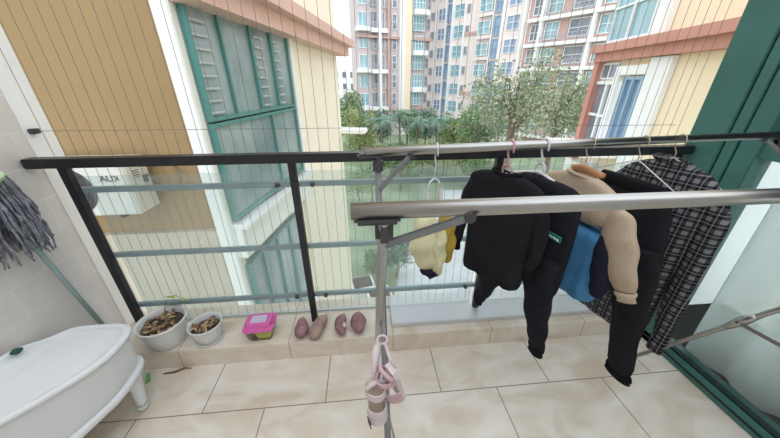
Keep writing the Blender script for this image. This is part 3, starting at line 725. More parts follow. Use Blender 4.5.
# ------------------------------------------------------------------ mop
mop = thing('string_mop', 'grey string mop standing head up against the tiled wall', 'mop', (-1.43, 1.30, .0))
tl = tuple(-c for c in mop.location)
h0, h1 = V((-1.436, 1.318, .012)), V((-1.400, 1.130, 1.140))
MB().tube([h0, h1], .0105, 12).build('handle', 'mop_handle', mop, smooth=True, loc=tl)
ax = (h1 - h0).normalized()
hp = MB(); hp.tube([h1 - ax * .06, h1 - ax * .03, h1, h1 + ax * .012, h1 + ax * .018], [.014, .030, .062, .070, .064], 24); hp.build('head_plate', 'mop_green', mop, smooth=True, loc=tl)
st_m = MB()
for i in range(120):
    a = random.uniform(0, 2 * PI); rr_ = random.uniform(.030, .068)
    if True:
        dx, dy = math.cos(a), math.sin(a)
        base = h1 + V((dx * rr_ * .6 - .012, dy * rr_, .004))
        ln = random.uniform(.22, .34)
        out = random.uniform(.01, .045)
        pts = []
        for k in range(9):
            f = k / 8
            p = base + V((dx * (rr_ * .30 + out * math.sin(min(1, f * 1.6) * PI / 2)) * .55, dy * (rr_ * .3 + out * math.sin(min(1, f * 1.6) * PI / 2)), -ln * f + .012 * math.sin(min(1, f * 3) * PI)))
            p += V((nz((i, f * 5, 0), 1.3) * .012, nz((0, f * 5, i), 1.3) * .014, 0))
            p.x = max(p.x, XL + .008)
            pts.append(p)
        st_m.tube(pts, [.0042 + .0012 * math.sin(k * 2.6 + i) for k in range(8)] + [.003], 6)
st_m.build('yarn', 'mop', mop, smooth=True, loc=tl)['kind'] = 'stuff'

# ------------------------------------------------------------------ things on the kerb
Z0 = .1285
def pot(name, label, c, r0, r1, h, saucer=False):
    t = thing(name, label, 'plant pot', (c[0], c[1], Z0))
    MB().lathe([(r0 * .9, .0), (r0, .004), (r0 + (r1 - r0) * .55, h * .5), (r1 * .98, h * .9), (r1 * 1.03, h * .97), (r1 * 1.03, h), (r1 * .985, h + .002), (r1 * .93, h - .002), (r1 * .90, h - .03), (r1 * .86, h - .045)], n=40, cap=True).build('pot_body', 'pot', t, smooth=True)
    MB().lathe([(0, h - .036), (r1 * .5, h - .033), (r1 * .87, h - .037), (r1 * .88, h - .042), (0, h - .043)], n=30, cap=False).build('soil', 'soil', t, smooth=True)
    if saucer: MB().lathe([(r0 * 1.02, .000), (r0 * 1.18, .003), (r0 * 1.26, .014), (r0 * 1.22, .016), (r0 * 1.12, .006), (r0, .004)], n=36).build('saucer', 'pot', t, smooth=True)
    return t
def husks(t, r, z, n, seed):
    rnd = random.Random(seed)
    for i in range(n):
        a = rnd.uniform(0, 2 * PI); d = r * math.sqrt(rnd.random()) * .8
        c = V((d * math.cos(a), d * math.sin(a), z + rnd.uniform(.002, .018)))
        ln = rnd.uniform(.012, .024); w = rnd.uniform(.005, .010)
        R = Matrix.Rotation(rnd.uniform(0, PI), 3, 'Z') @ Matrix.Rotation(rnd.uniform(-.5, .5), 3, 'Y') @ Matrix.Rotation(rnd.uniform(-.6, .6), 3, 'X')
        rr = []
        for k in range(6):
            f = k / 5; rad = w * math.sin(PI * (.08 + .84 * f)) ** .6
            rr.append([c + R @ V(((f - .5) * 2 * ln, rad * math.cos(b), rad * .45 * math.sin(b) + .006 * math.sin(PI * f))) for b in [2 * PI * j / 8 for j in range(8)]])
        mm = MB(); mm.rings(rr)
        mm.build('husk_chip', 'husk' if rnd.random() < .62 else 'husk2', t, smooth=True)
p1 = pot('plant_pot', 'larger white pot with a thin sprouting stem beside the tub', (-1.150, 1.292), .078, .117, .158)
husks(p1, .112, .126, 52, 3)
sp = MB().tube([(-.005, .03, .10), (.0, .045, .18), (.012, .055, .23), (.045, .058, .268), (.085, .055, .270), (.128, .050, .255)], [.003, .0026, .002, .0015, .0012, .0008], 6).build('stem', 'stem', p1, smooth=True)
MB().tube([(-.01, .035, .10), (-.014, .045, .15)], [.003, .002], 6).build('stem', 'stem', p1, smooth=True)
for (x, y, z, s, a) in ((.034, .057, .270, .022, .3), (.054, .060, .268, .018, -.4), (.072, .054, .276, .024, .1), (.106, .052, .258, .019, -.3), (.134, .05, .253, .017, .2), (-.016, .048, .158, .012, .6)):
    rr = []
    R = Matrix.Rotation(a, 3, 'Z') @ Matrix.Rotation(.25, 3, 'Y')
    for k in range(6):
        f = k / 5; w = s * .38 * math.sin(PI * (.06 + .88 * f))
        rr.append([V((x, y, z)) + R @ V(((f - .3) * s * 1.5, b * w, .0008 * c_ - .004 * f * f)) for b, c_ in ((-1, 0), (0, 1.5), (1, 0), (0, -1))])
    mm = MB(); mm.rings(rr); mm.build('leaf', 'leaf_young', p1, smooth=True)
p2 = pot('plant_pot', 'smaller white pot of dry husks on a saucer', (-.930, 1.290), .059, .085, .118, True)
husks(p2, .080, .088, 26, 9)
for k in range(3):   # curled dry leaf ring inside
    MB().tube([(.040 * math.cos(a) + .004 * k, .038 * math.sin(a), .075 + .006 * k + .004 * math.sin(a * 3)) for a in [.4 + k + 3.6 * i / 12 for i in range(13)]], .006, 6).build('dry_leaf', 'husk2', p2, smooth=True)

# pink-lidded container
t = thing('lidded_container', 'clear plastic container with a pink lid and yellow contents', 'container', (-.634, 1.294, Z0), .03); t.scale = (1.04, 1.04, 1.55)
def rr_ring(hx, hy, z, r, n=6):
    out = []
    for cx, cy, a0 in ((hx - r, hy - r, 0), (-hx + r, hy - r, PI / 2), (-hx + r, -hy + r, PI), (hx - r, -hy + r, 1.5 * PI)):
        for i in range(n): a = a0 + PI / 2 * i / (n - 1); out.append(V((cx + r * math.cos(a), cy + r * math.sin(a), z)))
    return out
m = MB(); m.rings([rr_ring(.058, .046, .001, .018), rr_ring(.066, .053, .012, .018), rr_ring(.074, .058, .052, .018)]); m.build('tray', 'box_clear', t, smooth=False)
m = MB(); m.rings([rr_ring(.036, .040, .006, .014), rr_ring(.042, .044, .022, .014), rr_ring(.044, .046, .036, .014)]); m.build('yellow_filling', 'yellow_jelly', t, loc=(.016, 0, 0))['label'] = 'yellow green filling'
m = MB()
rr = [[V((-.042, -.004, .024)) + V((.017 * math.cos(a) * math.sin(b), .036 * math.sin(a) * math.sin(b), .016 * math.cos(b))) * (1 + .15 * nz((a, b, 0), 2)) for a in [2 * PI * j / 12 for j in range(12)]] for b in [.15 + 2.8 * i / 7 for i in range(8)]]
m.rings(rr); m.build('green_filling', 'dark_green', t, smooth=True)['label'] = 'dark green leafy filling'
m = MB(); m.rings([rr_ring(.079, .064, .050, .020), rr_ring(.081, .066, .054, .020), rr_ring(.080, .065, .060, .020), rr_ring(.066, .050, .061, .016), rr_ring(.060, .044, .074, .014), rr_ring(.054, .038, .075, .012)])
lid = m.build('lid', 'pink_lid', t); lid['label'] = 'pink lid'
MB().box((-.002, 0, .0755), (.082, .056, .002), bevel=.0008).build('lid_window', 'lid_window', lid)
for sx in (-1, 1): MB().box((sx * .070, 0, .064), (.014, .040, .007), bevel=.002).build('latch', 'pink_lid', lid)

# sweet potatoes
def potato(label, c, ln, r, az, m, seed, patch=None):
    t = thing('sweet_potato', label, 'sweet potato', (c[0], c[1], Z0 + r * .94), az)
    rr = []
    for i in range(15):
        f = i / 14; rad = r * max(.05, math.sin(PI * (.02 + .96 * f)) ** .42) * (1 + .10 * math.sin(f * 5 + seed))
        bend = .10 * ln * math.sin(PI * f) * math.cos(seed)
        rr.append([V((bend + rad * math.cos(a) * (1 + .10 * nz((math.cos(a), f * 3, seed), 1.5)), (f - .5) * ln, rad * .93 * math.sin(a) * (1 + .08 * nz((a, f * 3, seed), 1.2)))) for a in [2 * PI * j / 18 for j in range(18)]])
    mm = MB(); mm.rings(rr); mm.build('tuber', m, t, smooth=True, subd=1)
    MB().tube([(0, ln * .49, 0), (.004, ln * .56, .004), (.010, ln * .60, .008)], [.004, .0022, .001], 6).build('root_tip', 'husk2', t, smooth=True)
    if patch:
        x, y, s = patch
        rr = [[V((x + s * k * .55 * math.cos(a), y + s * k * math.sin(a), math.sqrt(max(0, r * r - (x + s * k * .55 * math.cos(a)) ** 2)) * .93 * (1 - .35 * abs(y) / ln) + z)) for a in [2 * PI * j / 12 for j in range(12)]] for k, z in ((1.0, -.006), (.9, .0005), (.3, .001))]
        mm = MB(); mm.rings(rr); mm.build('scraped_patch', 'flesh', t, smooth=True)
    return t
potato('small sweet potato with a scraped spot, nearest the pink-lidded container', (-.410, 1.285), .140, .040, .10, 'sweet', 1.0, (.014, -.020, .017))
potato('pale brown knobbly sweet potato in front of the black railing post', (-.303, 1.280), .175, .042, -.28, 'sweet2', 2.0)
potato('slim sweet potato with a pale scraped side, second from the rack leg', (-.166, 1.290), .150, .037, .02, 'sweet', 3.4, (.014, -.030, .020))
potato('plump reddish sweet potato closest to the rack leg', (-.072, 1.292), .150, .043, .02, 'sweet', 4.6)

# bits on the floor
t = tag(MB().tube([(-1.16, 1.175, .004), (-1.10, 1.18, .006), (-1.06, 1.20, .008), (-1.02, 1.196, .005)], [.003, .006, .005, .001], 8).build('dry_leaf', 'twig', smooth=True), 'curled brown dry leaf on the floor against the kerb', 'leaf')
t = thing('plastic_clip', 'light green plastic clip on the floor behind the tub leg', 'clip', (-1.225, 1.150, 0))
MB().box((0, 0, .008), (.020, .055, .012), Matrix.Rotation(.5, 3, 'Z'), .003).build('clip_jaw', 'clip_green', t)
MB().box((.004, .004, .019), (.018, .050, .008), Matrix.Rotation(.62, 3, 'Z'), .003).build('clip_jaw', 'clip_green', t)

# ------------------------------------------------------------------ outdoors
GZ = -8.0
o = tag(MB().box((10, 45, GZ - .25), (260, 130, .5)).build('ground', 'grass'), 'lawn of the courtyard far below the balcony', 'ground', kind='structure')
pv = MB(); pv.prism([(.6, 8.4), (9.0, 8.4), (12.5, 22.5), (14, 25.5), (7.5, 25.5), (6.0, 21.0), (2.2, 15.0)], lambda a, b, c: (a, b, GZ + .0 + c), .05)
tag(pv.build('path', 'paving'), 'pale paved path across the courtyard', 'path', kind='structure')

# window template: unit frame + pane, sized per window; frame is the part, pane its sub-part
def win(parent, y0, y1, z0, z1, x, side, fm, pm, cols=2, rows=1, fw=.05, dep=.06, mull=None, name='window'):
    """window in the local plane x, looking along side (-1/+1) x"""
    f = MB(); X = x + side * dep * .5
    cy, cz, w, h = (y0 + y1) / 2, (z0 + z1) / 2, y1 - y0, z1 - z0
    for z in (z0 + fw / 2, z1 - fw / 2): f.box((X, cy, z), (dep, w, fw))
    for y in (y0 + fw / 2, y1 - fw / 2): f.box((X, y, cz), (dep, fw, h - 2 * fw))
    for y in (mull if mull is not None else [y0 + w * k / cols for k in range(1, cols)]): f.box((X, y, cz), (dep, fw * .9, h - 2 * fw))
    for k in range(1, rows): f.box((X, cy, z0 + h * k / rows), (dep * .9, w - 2 * fw, fw * .8))
    fo = f.build(name, fm, parent)
    MB().box((x + side * .012, cy, cz), (.024, w - fw, h - fw)).build('pane', pm, fo)
    return fo

# --- neighbour wing at the left: recess wall and bay of windows
A10 = math.radians(-10)
nb = thing('apartment_building', 'cream apartment wing at the left with a tall teal-framed bay window', 'building', (-1.59, 3.2, GZ), A10)
def nbp(mb, name, m, **k): return mb.build(name, m, nb, loc=(0, 0, -GZ), **k)
nbp(MB().box((-2.5, 3.95, .5), (5.0, 3.3, 17)).box((-1.3, 1.15, .5), (2.4, 2.3, 17)), 'wall', 'pale_render')
# recess wall faces the balcony, square to it
Ri = Matrix.Rotation(-A10, 3, 'Z')
def W(p): return Ri @ (V(p) - V((-1.59, 3.2, 0)))
nbp(MB().box(W((-4.2, 3.28, 4.0)), (5.0, .16, 8.2), Ri), 'recess_wall', 'shaded_brown_wall')
nbp(MB().box(W((-4.2, 3.26, -4.05)), (5.0, .26, 7.9), Ri), 'recess_plinth', 'grey_render')
nbp(MB().box(W((-1.665, 3.20, .5)), (.15, .20, 17), Ri, .01), 'corner_pilaster', 'white_render')
fz = MB(); fz.box((.13, 2.9, 2.20), (.30, 5.95, .22)); fz.box((.20, 2.9, 2.38), (.44, 6.1, .16)); nbp(fz, 'band', 'pink_band_pale')
nbp(MB().box((.02, 2.9, 4.05), (.10, 5.85, .14)), 'band', 'white_render')
nbp(MB().box((.05, 1.12, -.27), (.16, 2.34, .46), bevel=.01), 'sill_slab', 'white_render')
nbp(MB().box((.10, 1.15, -.07), (.24, 2.42, .06), bevel=.01), 'sill_slab', 'white_render')
nbp(MB().box((.03, 2.36, .9), (.10, .14, 2.6)), 'window_surround', 'white_render')
def nwin(*a, **k):
    w = win(nb, *a, **k); w.location = (0, 0, -GZ); return w
nwin(.02, 2.27, 1.10, 2.20, .0, 1, 'teal_frame', 'win_dark', fw=.04, mull=[.52, 1.13, 1.68])
nwin(.02, 2.27, -.02, 1.08, .0, 1, 'teal_frame', 'win_dark', fw=.038, mull=[1.36])
for y0, y1 in ((.06, .30), (1.18, 1.40), (1.72, 1.90)):
    s = MB()
    for k in range(9): s.box((.045, (y0 + y1) / 2, 1.18 + k * .115), (.03, y1 - y0, .022))
    nbp(s, 'louvre', 'slat')
nwin(.04, 1.80, -2.75, -.66, .0, 1, 'teal_frame', 'win_dark', fw=.038, mull=[.42, .85, 1.3], rows=1)
nwin(.04, 1.80, -5.6, -3.5, .0, 1, 'teal_frame', 'win_dark', fw=.038, cols=4)
nwin(.04, 2.27, 2.7, 4.0, .0, 1, 'teal_frame', 'win_dark', fw=.038, cols=4)
nbp(MB().box((.05, 1.0, -3.1), (.16, 2.1, .5)), 'sill_slab', 'white_render')
nbp(MB().box((.25, 5.75, .18), (.9, .5, .12), bevel=.01), 'ledge_slab', 'white_render')

# air conditioner hung on the recess wall
ac = thing('air_conditioner', 'white outdoor air conditioner unit lettered AUX on the tan recess wall', 'air conditioner', (-2.66, 2.98, .26))
tl = tuple(-c for c in ac.location)
MB().box((-2.66, 2.99, .535), (.82, .30, .54), bevel=.012).build('casing', 'ac_white', ac, loc=tl)
gm = MB()
for k in range(6):
    r = .05 + k * .034
    gm.tube([(-2.80 + r * math.cos(a), 2.835, .53 + r * math.sin(a)) for a in [2 * PI * i / 24 for i in range(24)]], .004, 5, closed=True)
for k in range(8): a = PI * k / 8; gm.tube([(-2.80 - .225 * math.cos(a), 2.833, .53 - .225 * math.sin(a)), (-2.80 + .225 * math.cos(a), 2.833, .53 + .225 * math.sin(a))], .003, 5)
gm.build('fan_grille', 'ac_dark', ac, loc=tl)
fd = MB(); fd.tube([(-2.80, 2.8405, .53), (-2.80, 2.836, .53)], .225, 28); fd.build('fan_opening', 'ac_dark', ac, loc=tl)
MB().box((-2.30, 2.838, .535), (.05, .008, .50)).build('side_trim', 'ac_white', ac, loc=tl)
vp = MB()
for k in range(4): vp.box((-2.249, 2.96, .62 + k * .022), (.004, .08, .008))
vp.box((-2.246, 3.05, .58), (.02, .05, .07)); vp.build('valve_cover', 'ac_dark', ac, loc=tl)
cv = bpy.data.curves.new('lettering', 'FONT'); cv.body = 'AUX'; cv.size = .085; cv.extrude = .002; cv.align_x = 'CENTER'
tmp = bpy.data.objects.new('lettering_source', cv); C.objects.link(tmp)
bpy.context.view_layer.update()
me = bpy.data.meshes.new_from_object(tmp.evaluated_get(bpy.context.evaluated_depsgraph_get()))
bpy.data.objects.remove(tmp)
lt = bpy.data.objects.new('lettering', me); C.objects.link(lt); me.materials.clear(); me.materials.append(M['ink'])
lt.parent = ac; lt.location = V((-2.405, 2.837, .615)) + V(tl); lt.rotation_euler = (PI / 2, 0, 0); lt.scale = (1.05, 1, 1)
hs = MB().tube([(-2.23, 3.06, .62), (-2.17, 3.08, .55), (-2.10, 3.10, .46), (-2.02, 3.10, .43), (-1.96, 3.11, .47), (-1.955, 3.13, .56), (-1.99, 3.16, .63), (-2.02, 3.20, .66)], .010, 8).build('coolant_hose', 'pipe_grey', ac, smooth=True, loc=tl)
br = MB().box((-2.45, 3.02, .245), (.03, .36, .03)); br.box((-2.85, 3.02, .245), (.03, .36, .03)); br.build('bracket', 'joint', ac, loc=tl)

# --- wing at the right
rw = thing('apartment_building', 'cream apartment wing at the right with a terracotta band', 'building', (7.436, 6.0, GZ), A10)
def rwp(mb, name, m, **k): return mb.build(name, m, rw, loc=(0, 0, -GZ), **k)
rwp(MB().box((2.5, -.3, 2.5), (5.0, 9.4, 21)), 'wall', 'cream_render')
bd = MB(); bd.box((-.12, -.3, 2.20), (.36, 9.5, .26)); bd.box((-.20, -.3, 2.43), (.54, 9.6, .22)); rwp(bd, 'band', 'pink_band')
rwp(MB().box((-.06, 1.60, -3.0), (.16, .74, 10.1)), 'pilaster', 'white_render')
rwp(MB().box((-.06, 2.12, 4.6), (.16, .50, 4.1)), 'pilaster', 'white_render')
def rwin(*a, **k):
    w = win(rw, *a, **k); w.location = (0, 0, -GZ); return w
rwin(2.05, 2.85, -.6, 1.62, .0, -1, 'frame_blue', 'win_blue', fw=.09, rows=1, cols=2, dep=.10)
rwin(2.9, 4.4, -.6, 1.50, .0, -1, 'frame_white', 'win_dim', fw=.10, cols=2, rows=2, dep=.10)
rwp(MB().box((-.08, 2.6, 1.78), (.20, 1.3, .24)), 'lintel', 'white_render')
rwin(3.35, 4.25, 1.55, 2.02, .0, -1, 'frame_white', 'win_dim', fw=.05, cols=2)
rwp(MB().box((-.09, 4.36, -2.8), (.26, .26, 10)), 'pillar', 'red_render')
rwp(MB().box((-.09, 3.10, .2), (.24, .20, 3.3)), 'pillar', 'white_render')
rwin(2.45, 4.40, 2.60, 5.4, .0, -1, 'frame_white', 'win_teal', fw=.07, cols=2, rows=3, dep=.10)
rwp(MB().box((-.55, 3.3, -.55), (1.3, 2.6, .16)), 'canopy', 'white_render')
rwp(MB().box((-.2, 3.4, -1.4), (.4, 2.0, .5)), 'parapet', 'white_render')
rwin(2.05, 4.2, -3.6, -1.8, .0, -1, 'frame_white', 'win_dim', fw=.08, cols=4)

# --- long facade beyond the courtyard, running away to the left
RT2 = math.radians(31)
def tt(px):
    qq = (px - 390) / 317; return (25.2 - 42 * qq) / (.58 + .81 * qq)
mid = thing('apartment_building', 'red and white apartment block with deep balconies behind the big tree', 'building', (28.9, 39.5, GZ), RT2)
def mp(mb, name, m, **k): return mb.build(name, m, mid, loc=(0, 0, -GZ), **k)
mp(MB().box((1.5, (tt(609) + tt(519)) / 2, 6), (3, tt(519) - tt(609), 28)), 'wall', 'red_hazed')
fl3 = 3.05
for k in range(-2, 6):
    zb = .15 + k * fl3
    mp(MB().box((-.35, (tt(601) + tt(520)) / 2, zb - .10), (1.0, tt(520) - tt(601), .42)), 'balcony_slab', 'white_render')
    for (p0, p1, pm) in ((600, 584, 'win_teal'), (576, 557, 'win_dim'), (548, 535, 'win_teal'), (531, 522, 'win_dim')):
        w = win(mid, tt(p0), tt(p1), zb + .5, zb + 2.55, .0, -1, 'frame_white', pm, cols=2, rows=2, fw=.10, dep=.14); w.location = (0, 0, -GZ)
    b = MB()
    ya, yb = tt(577), tt(534)
    for z in (zb + .25, zb + .62, zb + 1.0): b.box((-.80, (ya + yb) / 2, z), (.05, yb - ya, .05))
    for i in range(12): b.box((-.80, ya + (yb - ya) * i / 11, zb + .56), (.05, .05, .95))
    mp(b, 'balcony_railing', 'balcony_rail')
for p in (580, 532.5): mp(MB().box((-.30, tt(p), 6), (.9, .40, 28)), 'column', 'white_render')
mp(MB().box((-.2, tt(606), 6), (.6, .9, 28)), 'column', 'white_render')

tw = thing('apartment_building', 'pale pink tower facade with columns of blue windows in the centre', 'building', (28.9, 39.5, GZ), RT2)
def tp(mb, name, m, **k): return mb.build(name, m, tw, loc=(0, 0, -GZ), **k)
tp(MB().box((1.5, (tt(518.5) + tt(428)) / 2, 7), (3, tt(428) - tt(518.5), 30)), 'wall', 'hazed_pink_render')
cols = [(433, 429.5, 'win_dim', 1.3, .9, 0), (443, 436.5, 'win_blue', 1.9, .6, 0), (460, 451, 'win_teal', 2.0, .5, 0), (465, 462.3, 'win_dim', 1.3, .9, 0), (486, 475, 'win_teal', 1.8, .5, .5), (511, 499, 'win_blue', 1.9, .6, 0)]
cache = {}
for ci, (pa, pb, pm, hh, so, proud) in enumerate(cols):
    for k in range(-2, 6):
        zb = -1.2 + k * fl3
        if ci == 4: zb += .0
        if ci in cache:
            f0 = cache[ci]; f = f0.copy(); C.objects.link(f); f.location = (0, 0, -GZ + (k + 2) * fl3)
            pc = f0.children[0].copy(); C.objects.link(pc); pc.parent = f
            continue
        f = win(tw, tt(pa), tt(pb), zb + so, zb + so + hh, -proud, -1, 'frame_white' if pm != 'win_dim' else 'balcony_rail', pm, cols=2, rows=(2 if hh > 1.6 else 1), fw=.09, dep=.14)
        f.location = (0, 0, -GZ); cache[ci] = f
for pa, pb in ((449, 445), (494, 488.5)):
    for k in range(-2, 6):
        zb = -1.2 + k * fl3
        key = ('s', pa)
        if key in cache:
            f0 = cache[key]; f = f0.copy(); C.objects.link(f); f.location = (0, 0, -GZ + (k + 2) * fl3)
            pc = f0.children[0].copy(); C.objects.link(pc); pc.parent = f
            continue
        f = win(tw, tt(pa), tt(pb), zb + .1, zb + 2.75, -.15, -1, 'frame_blue', 'win_blue', cols=1, rows=2, fw=.10, dep=.14); f.location = (0, 0, -GZ); cache[key] = f
for p in (435, 444, 450, 461.2, 487.2, 495.5, 515): tp(MB().box((-.15, tt(p), 7), (.45, .30, 30)), 'pilaster', 'white_render')
for k in range(-2, 6):
    zb = -1.2 + k * fl3
    tp(MB().box((-.35, (tt(486) + tt(475)) / 2, zb + .1), (.75, tt(475) - tt(486) + .2, .5)), 'bay_base', 'hazed_pink_render')
for z in (8.9, -.35): tp(MB().box((-.1, (tt(475) + tt(462)) / 2, z), (.3, tt(462) - tt(475), .45)), 'band', 'red_hazed')

# --- left tower, more frontal
t1 = thing('apartment_building', 'white and mauve balcony tower left of the pale pink facade', 'building', (13.04, 61.08, GZ), math.radians(109.4))
def ap(mb, name, m, **k): return mb.build(name, m, t1, loc=(0, 0, -GZ), **k)
def t1y(px): return 14.4 * (428 - px) / 70
ap(MB().box((1.5, 7.2, 8), (3, 14.4, 33)), 'wall', 'hazed_mauve_render')
ap(MB().box((-.35, (t1y(396) + t1y(407)) / 2, 8), (.9, t1y(396) - t1y(407), 33)), 'pilaster', 'white_render')
ap(MB().box((-.36, t1y(404), 8), (.93, 1.1, 33)), 'pilaster', 'cream_render')
for p in (386.5,): ap(MB().box((-.2, t1y(p), 8), (.6, .55, 33)), 'pilaster', 'red_hazed')
for p in (377,): ap(MB().box((-.9, t1y(p), 8), (.5, .5, 33)), 'column', 'white_render')
cache1 = {}
def rep(key, k, maker):
    """one window per kind, copied up the storeys with its pane"""
    if key in cache1:
        f0, k0 = cache1[key]; f = f0.copy(); C.objects.link(f); f.location = (0, 0, -GZ + (k - k0) * fl3)
        for ch in f0.children:
            pc = ch.copy(); C.objects.link(pc); pc.parent = f
    else:
        f = maker(); f.location = (0, 0, -GZ); cache1[key] = (f, k)
    return f
for k in range(-2, 6):
    zb = .2 + k * fl3
    rep('a', k, lambda: win(t1, t1y(421), t1y(409), zb + .3, zb + 2.6, -.8 if False else -.3, -1, 'frame_white', 'win_teal', cols=4, rows=2, fw=.10, dep=.12))
    rep('b', k, lambda: win(t1, t1y(427), t1y(423.5), zb + .6, zb + 2.3, -.02, -1, 'balcony_rail', 'win_dim', cols=1, rows=2, fw=.10, dep=.12))
    rep('c', k, lambda: win(t1, t1y(394.5), t1y(390), zb + .3, zb + 2.5, -.02, -1, 'frame_white', 'win_dim', cols=1, rows=2, fw=.10, dep=.12))
    rep('d', k, lambda: win(t1, t1y(383.5), t1y(378.5), zb + .2, zb + 2.6, -.02, -1, 'frame_white', 'win_dim', cols=2, rows=1, fw=.09, dep=.12))
    rep('e', k, lambda: win(t1, t1y(376), t1y(370.5), zb + .2, zb + 2.6, -.02, -1, 'balcony_rail', 'win_dim', cols=2, rows=1, fw=.09, dep=.12))
    rep('f', k, lambda: win(t1, t1y(368), t1y(360), zb + .4, zb + 2.5, -.02, -1, 'frame_white', 'win_teal', cols=2, rows=1, fw=.10, dep=.12))
    rl = MB(); ya, yb = t1y(384), t1y(370)
    for z in (zb + .2, zb + 1.05): rl.box((-1.05, (ya + yb) / 2, z), (.06, yb - ya, .07))
    for i in range(14): rl.box((-1.05, ya + (yb - ya) * i / 13, zb + .6), (.05, .05, .9))
    ap(rl, 'balcony_railing', 'balcony_rail')
    if k % 2 == 0:
        bs = MB(); ya, yb = t1y(424), t1y(408)
        ol = [(0, ya), (-1.3, ya + .2), (-1.7, (ya + yb) / 2), (-1.3, yb - .2), (0, yb)]
        bs.prism(ol, lambda a, b, c: (a, b, zb + c - .45), .75); ap(bs, 'bay_slab', 'white_render')
    else:
        ap(MB().box((-.55, (t1y(384) + t1y(369.5)) / 2, zb - .1), (1.3, t1y(369.5) - t1y(384), .62)), 'balcony_slab', 'white_render')
        bs = MB(); ya, yb = t1y(369), t1y(357)
        bs.prism([(0, ya), (-1.2, ya + .2), (-1.6, (ya + yb) / 2), (-1.1, yb - .2), (0, yb)], lambda a, b, c: (a, b, zb + c - .3), .6); ap(bs, 'bay_slab', 'white_render')
for z in (.55,): ap(MB().box((-.45, 7.2, 8.4), (.5, 14.4, .40)), 'band', 'red_hazed')
ap(MB().box((-.45, 7.2, -3.3), (.5, 14.4, .3)), 'band', 'red_hazed')

# --- small white block far away at the left
fb = thing('apartment_building', 'small far white apartment block seen past the left wing', 'building', (-2.0, 95, GZ), math.radians(95))
MB().box((4, 2, 6.5), (8, 16, 13)).build('wall', 'white_render', fb)
for k in range(4):
    for i in range(6):
        y = -4.6 + i * 2.3
        if k == 0 and i == 0:
            w0 = win(fb, y, y + 1.1, 1.4, 3.0, 0, -1, 'balcony_rail', 'win_dim', cols=1, fw=.1, dep=.12)
        else:
            w = w0.copy(); C.objects.link(w); w.location = (0, i * 2.3, k * 3.05); pc = w0.children[0].copy(); C.objects.link(pc); pc.parent = w

# ------------------------------------------------------------------ trees
def crown_mesh(name, m, rx, rz, n, ls, seed, lumps=9, droop=0.0):
    rnd = random.Random(seed); bm = bmesh.new()
    lc = []
    for i in range(lumps):
        a = rnd.uniform(0, 2 * PI); e = rnd.uniform(-.7, .9); d = rnd.uniform(.35, .72)
        lc.append((V((math.cos(a) * rx * d * math.cos(e), math.sin(a) * rx * d * math.cos(e), rz * d * math.sin(e))), rnd.uniform(.34, .55)))
    for i in range(n):
        c, s = rnd.choice(lc)
        a = rnd.uniform(0, 2 * PI); u = rnd.uniform(-1, 1); r = rnd.random() ** .45
        h = math.sqrt(1 - u * u)
        p = c + V((h * math.cos(a) * rx, h * math.sin(a) * rx, u * rz)) * (s * r)
        d = V((rnd.gauss(0, 1), rnd.gauss(0, 1), rnd.gauss(0, .6) - droop)).normalized()
        w = d.cross(V((rnd.gauss(0, 1), rnd.gauss(0, 1), rnd.gauss(0, 1)))).normalized()
        l = ls * rnd.uniform(.6, 1.3); ww = l * .32
        vs = [bm.verts.new(x) for x in (p, p + d * l * .5 + w * ww, p + d * l, p + d * l * .5 - w * ww)]
        bm.faces.new(vs)
    me = bpy.data.meshes.new(name); bm.to_mesh(me); bm.free(); me.materials.append(M[m]); return me
def palm_mesh(name, m, R, seed):
    rnd = random.Random(seed); bm = bmesh.new()
    for i in range(18):
        az = 2 * PI * i / 18 + rnd.uniform(-.15, .15); el = rnd.uniform(.1, 1.2); L = R * rnd.uniform(.8, 1.1)
        pts = []
        for k in range(13):
            f = k / 12; hor = L * (f * math.cos(el) + .25 * f * f * math.sin(el)); ver = L * (f * math.sin(el) - .75 * f * f)
            pts.append(V((hor * math.cos(az), hor * math.sin(az), ver)))
        sd = V((-math.sin(az), math.cos(az), 0))
        for k in range(1, 13):
            for s in (-1, 1):
                b0 = pts[k - 1].lerp(pts[k], .2); b1 = pts[k]
                tip = pts[k] + sd * s * R * .24 * math.sin(PI * min(1, k / 12 * .9 + .1)) + V((0, 0, -R * .10)) + (pts[k] - pts[k - 1]) * .8
                bm.faces.new([bm.verts.new(x) for x in (b0, b1, tip)])
    me = bpy.data.meshes.new(name); bm.to_mesh(me); bm.free(); me.materials.append(M[m]); return me
def place(px, D):
    """ground point at heading distance D under the photo column px (8 m below)"""
    lat = (px - 390) / 317 * D; a = math.radians(5.225)
    return lat * math.cos(a) + D * math.sin(a), -lat * math.sin(a) + D * math.cos(a)
crowns = {}
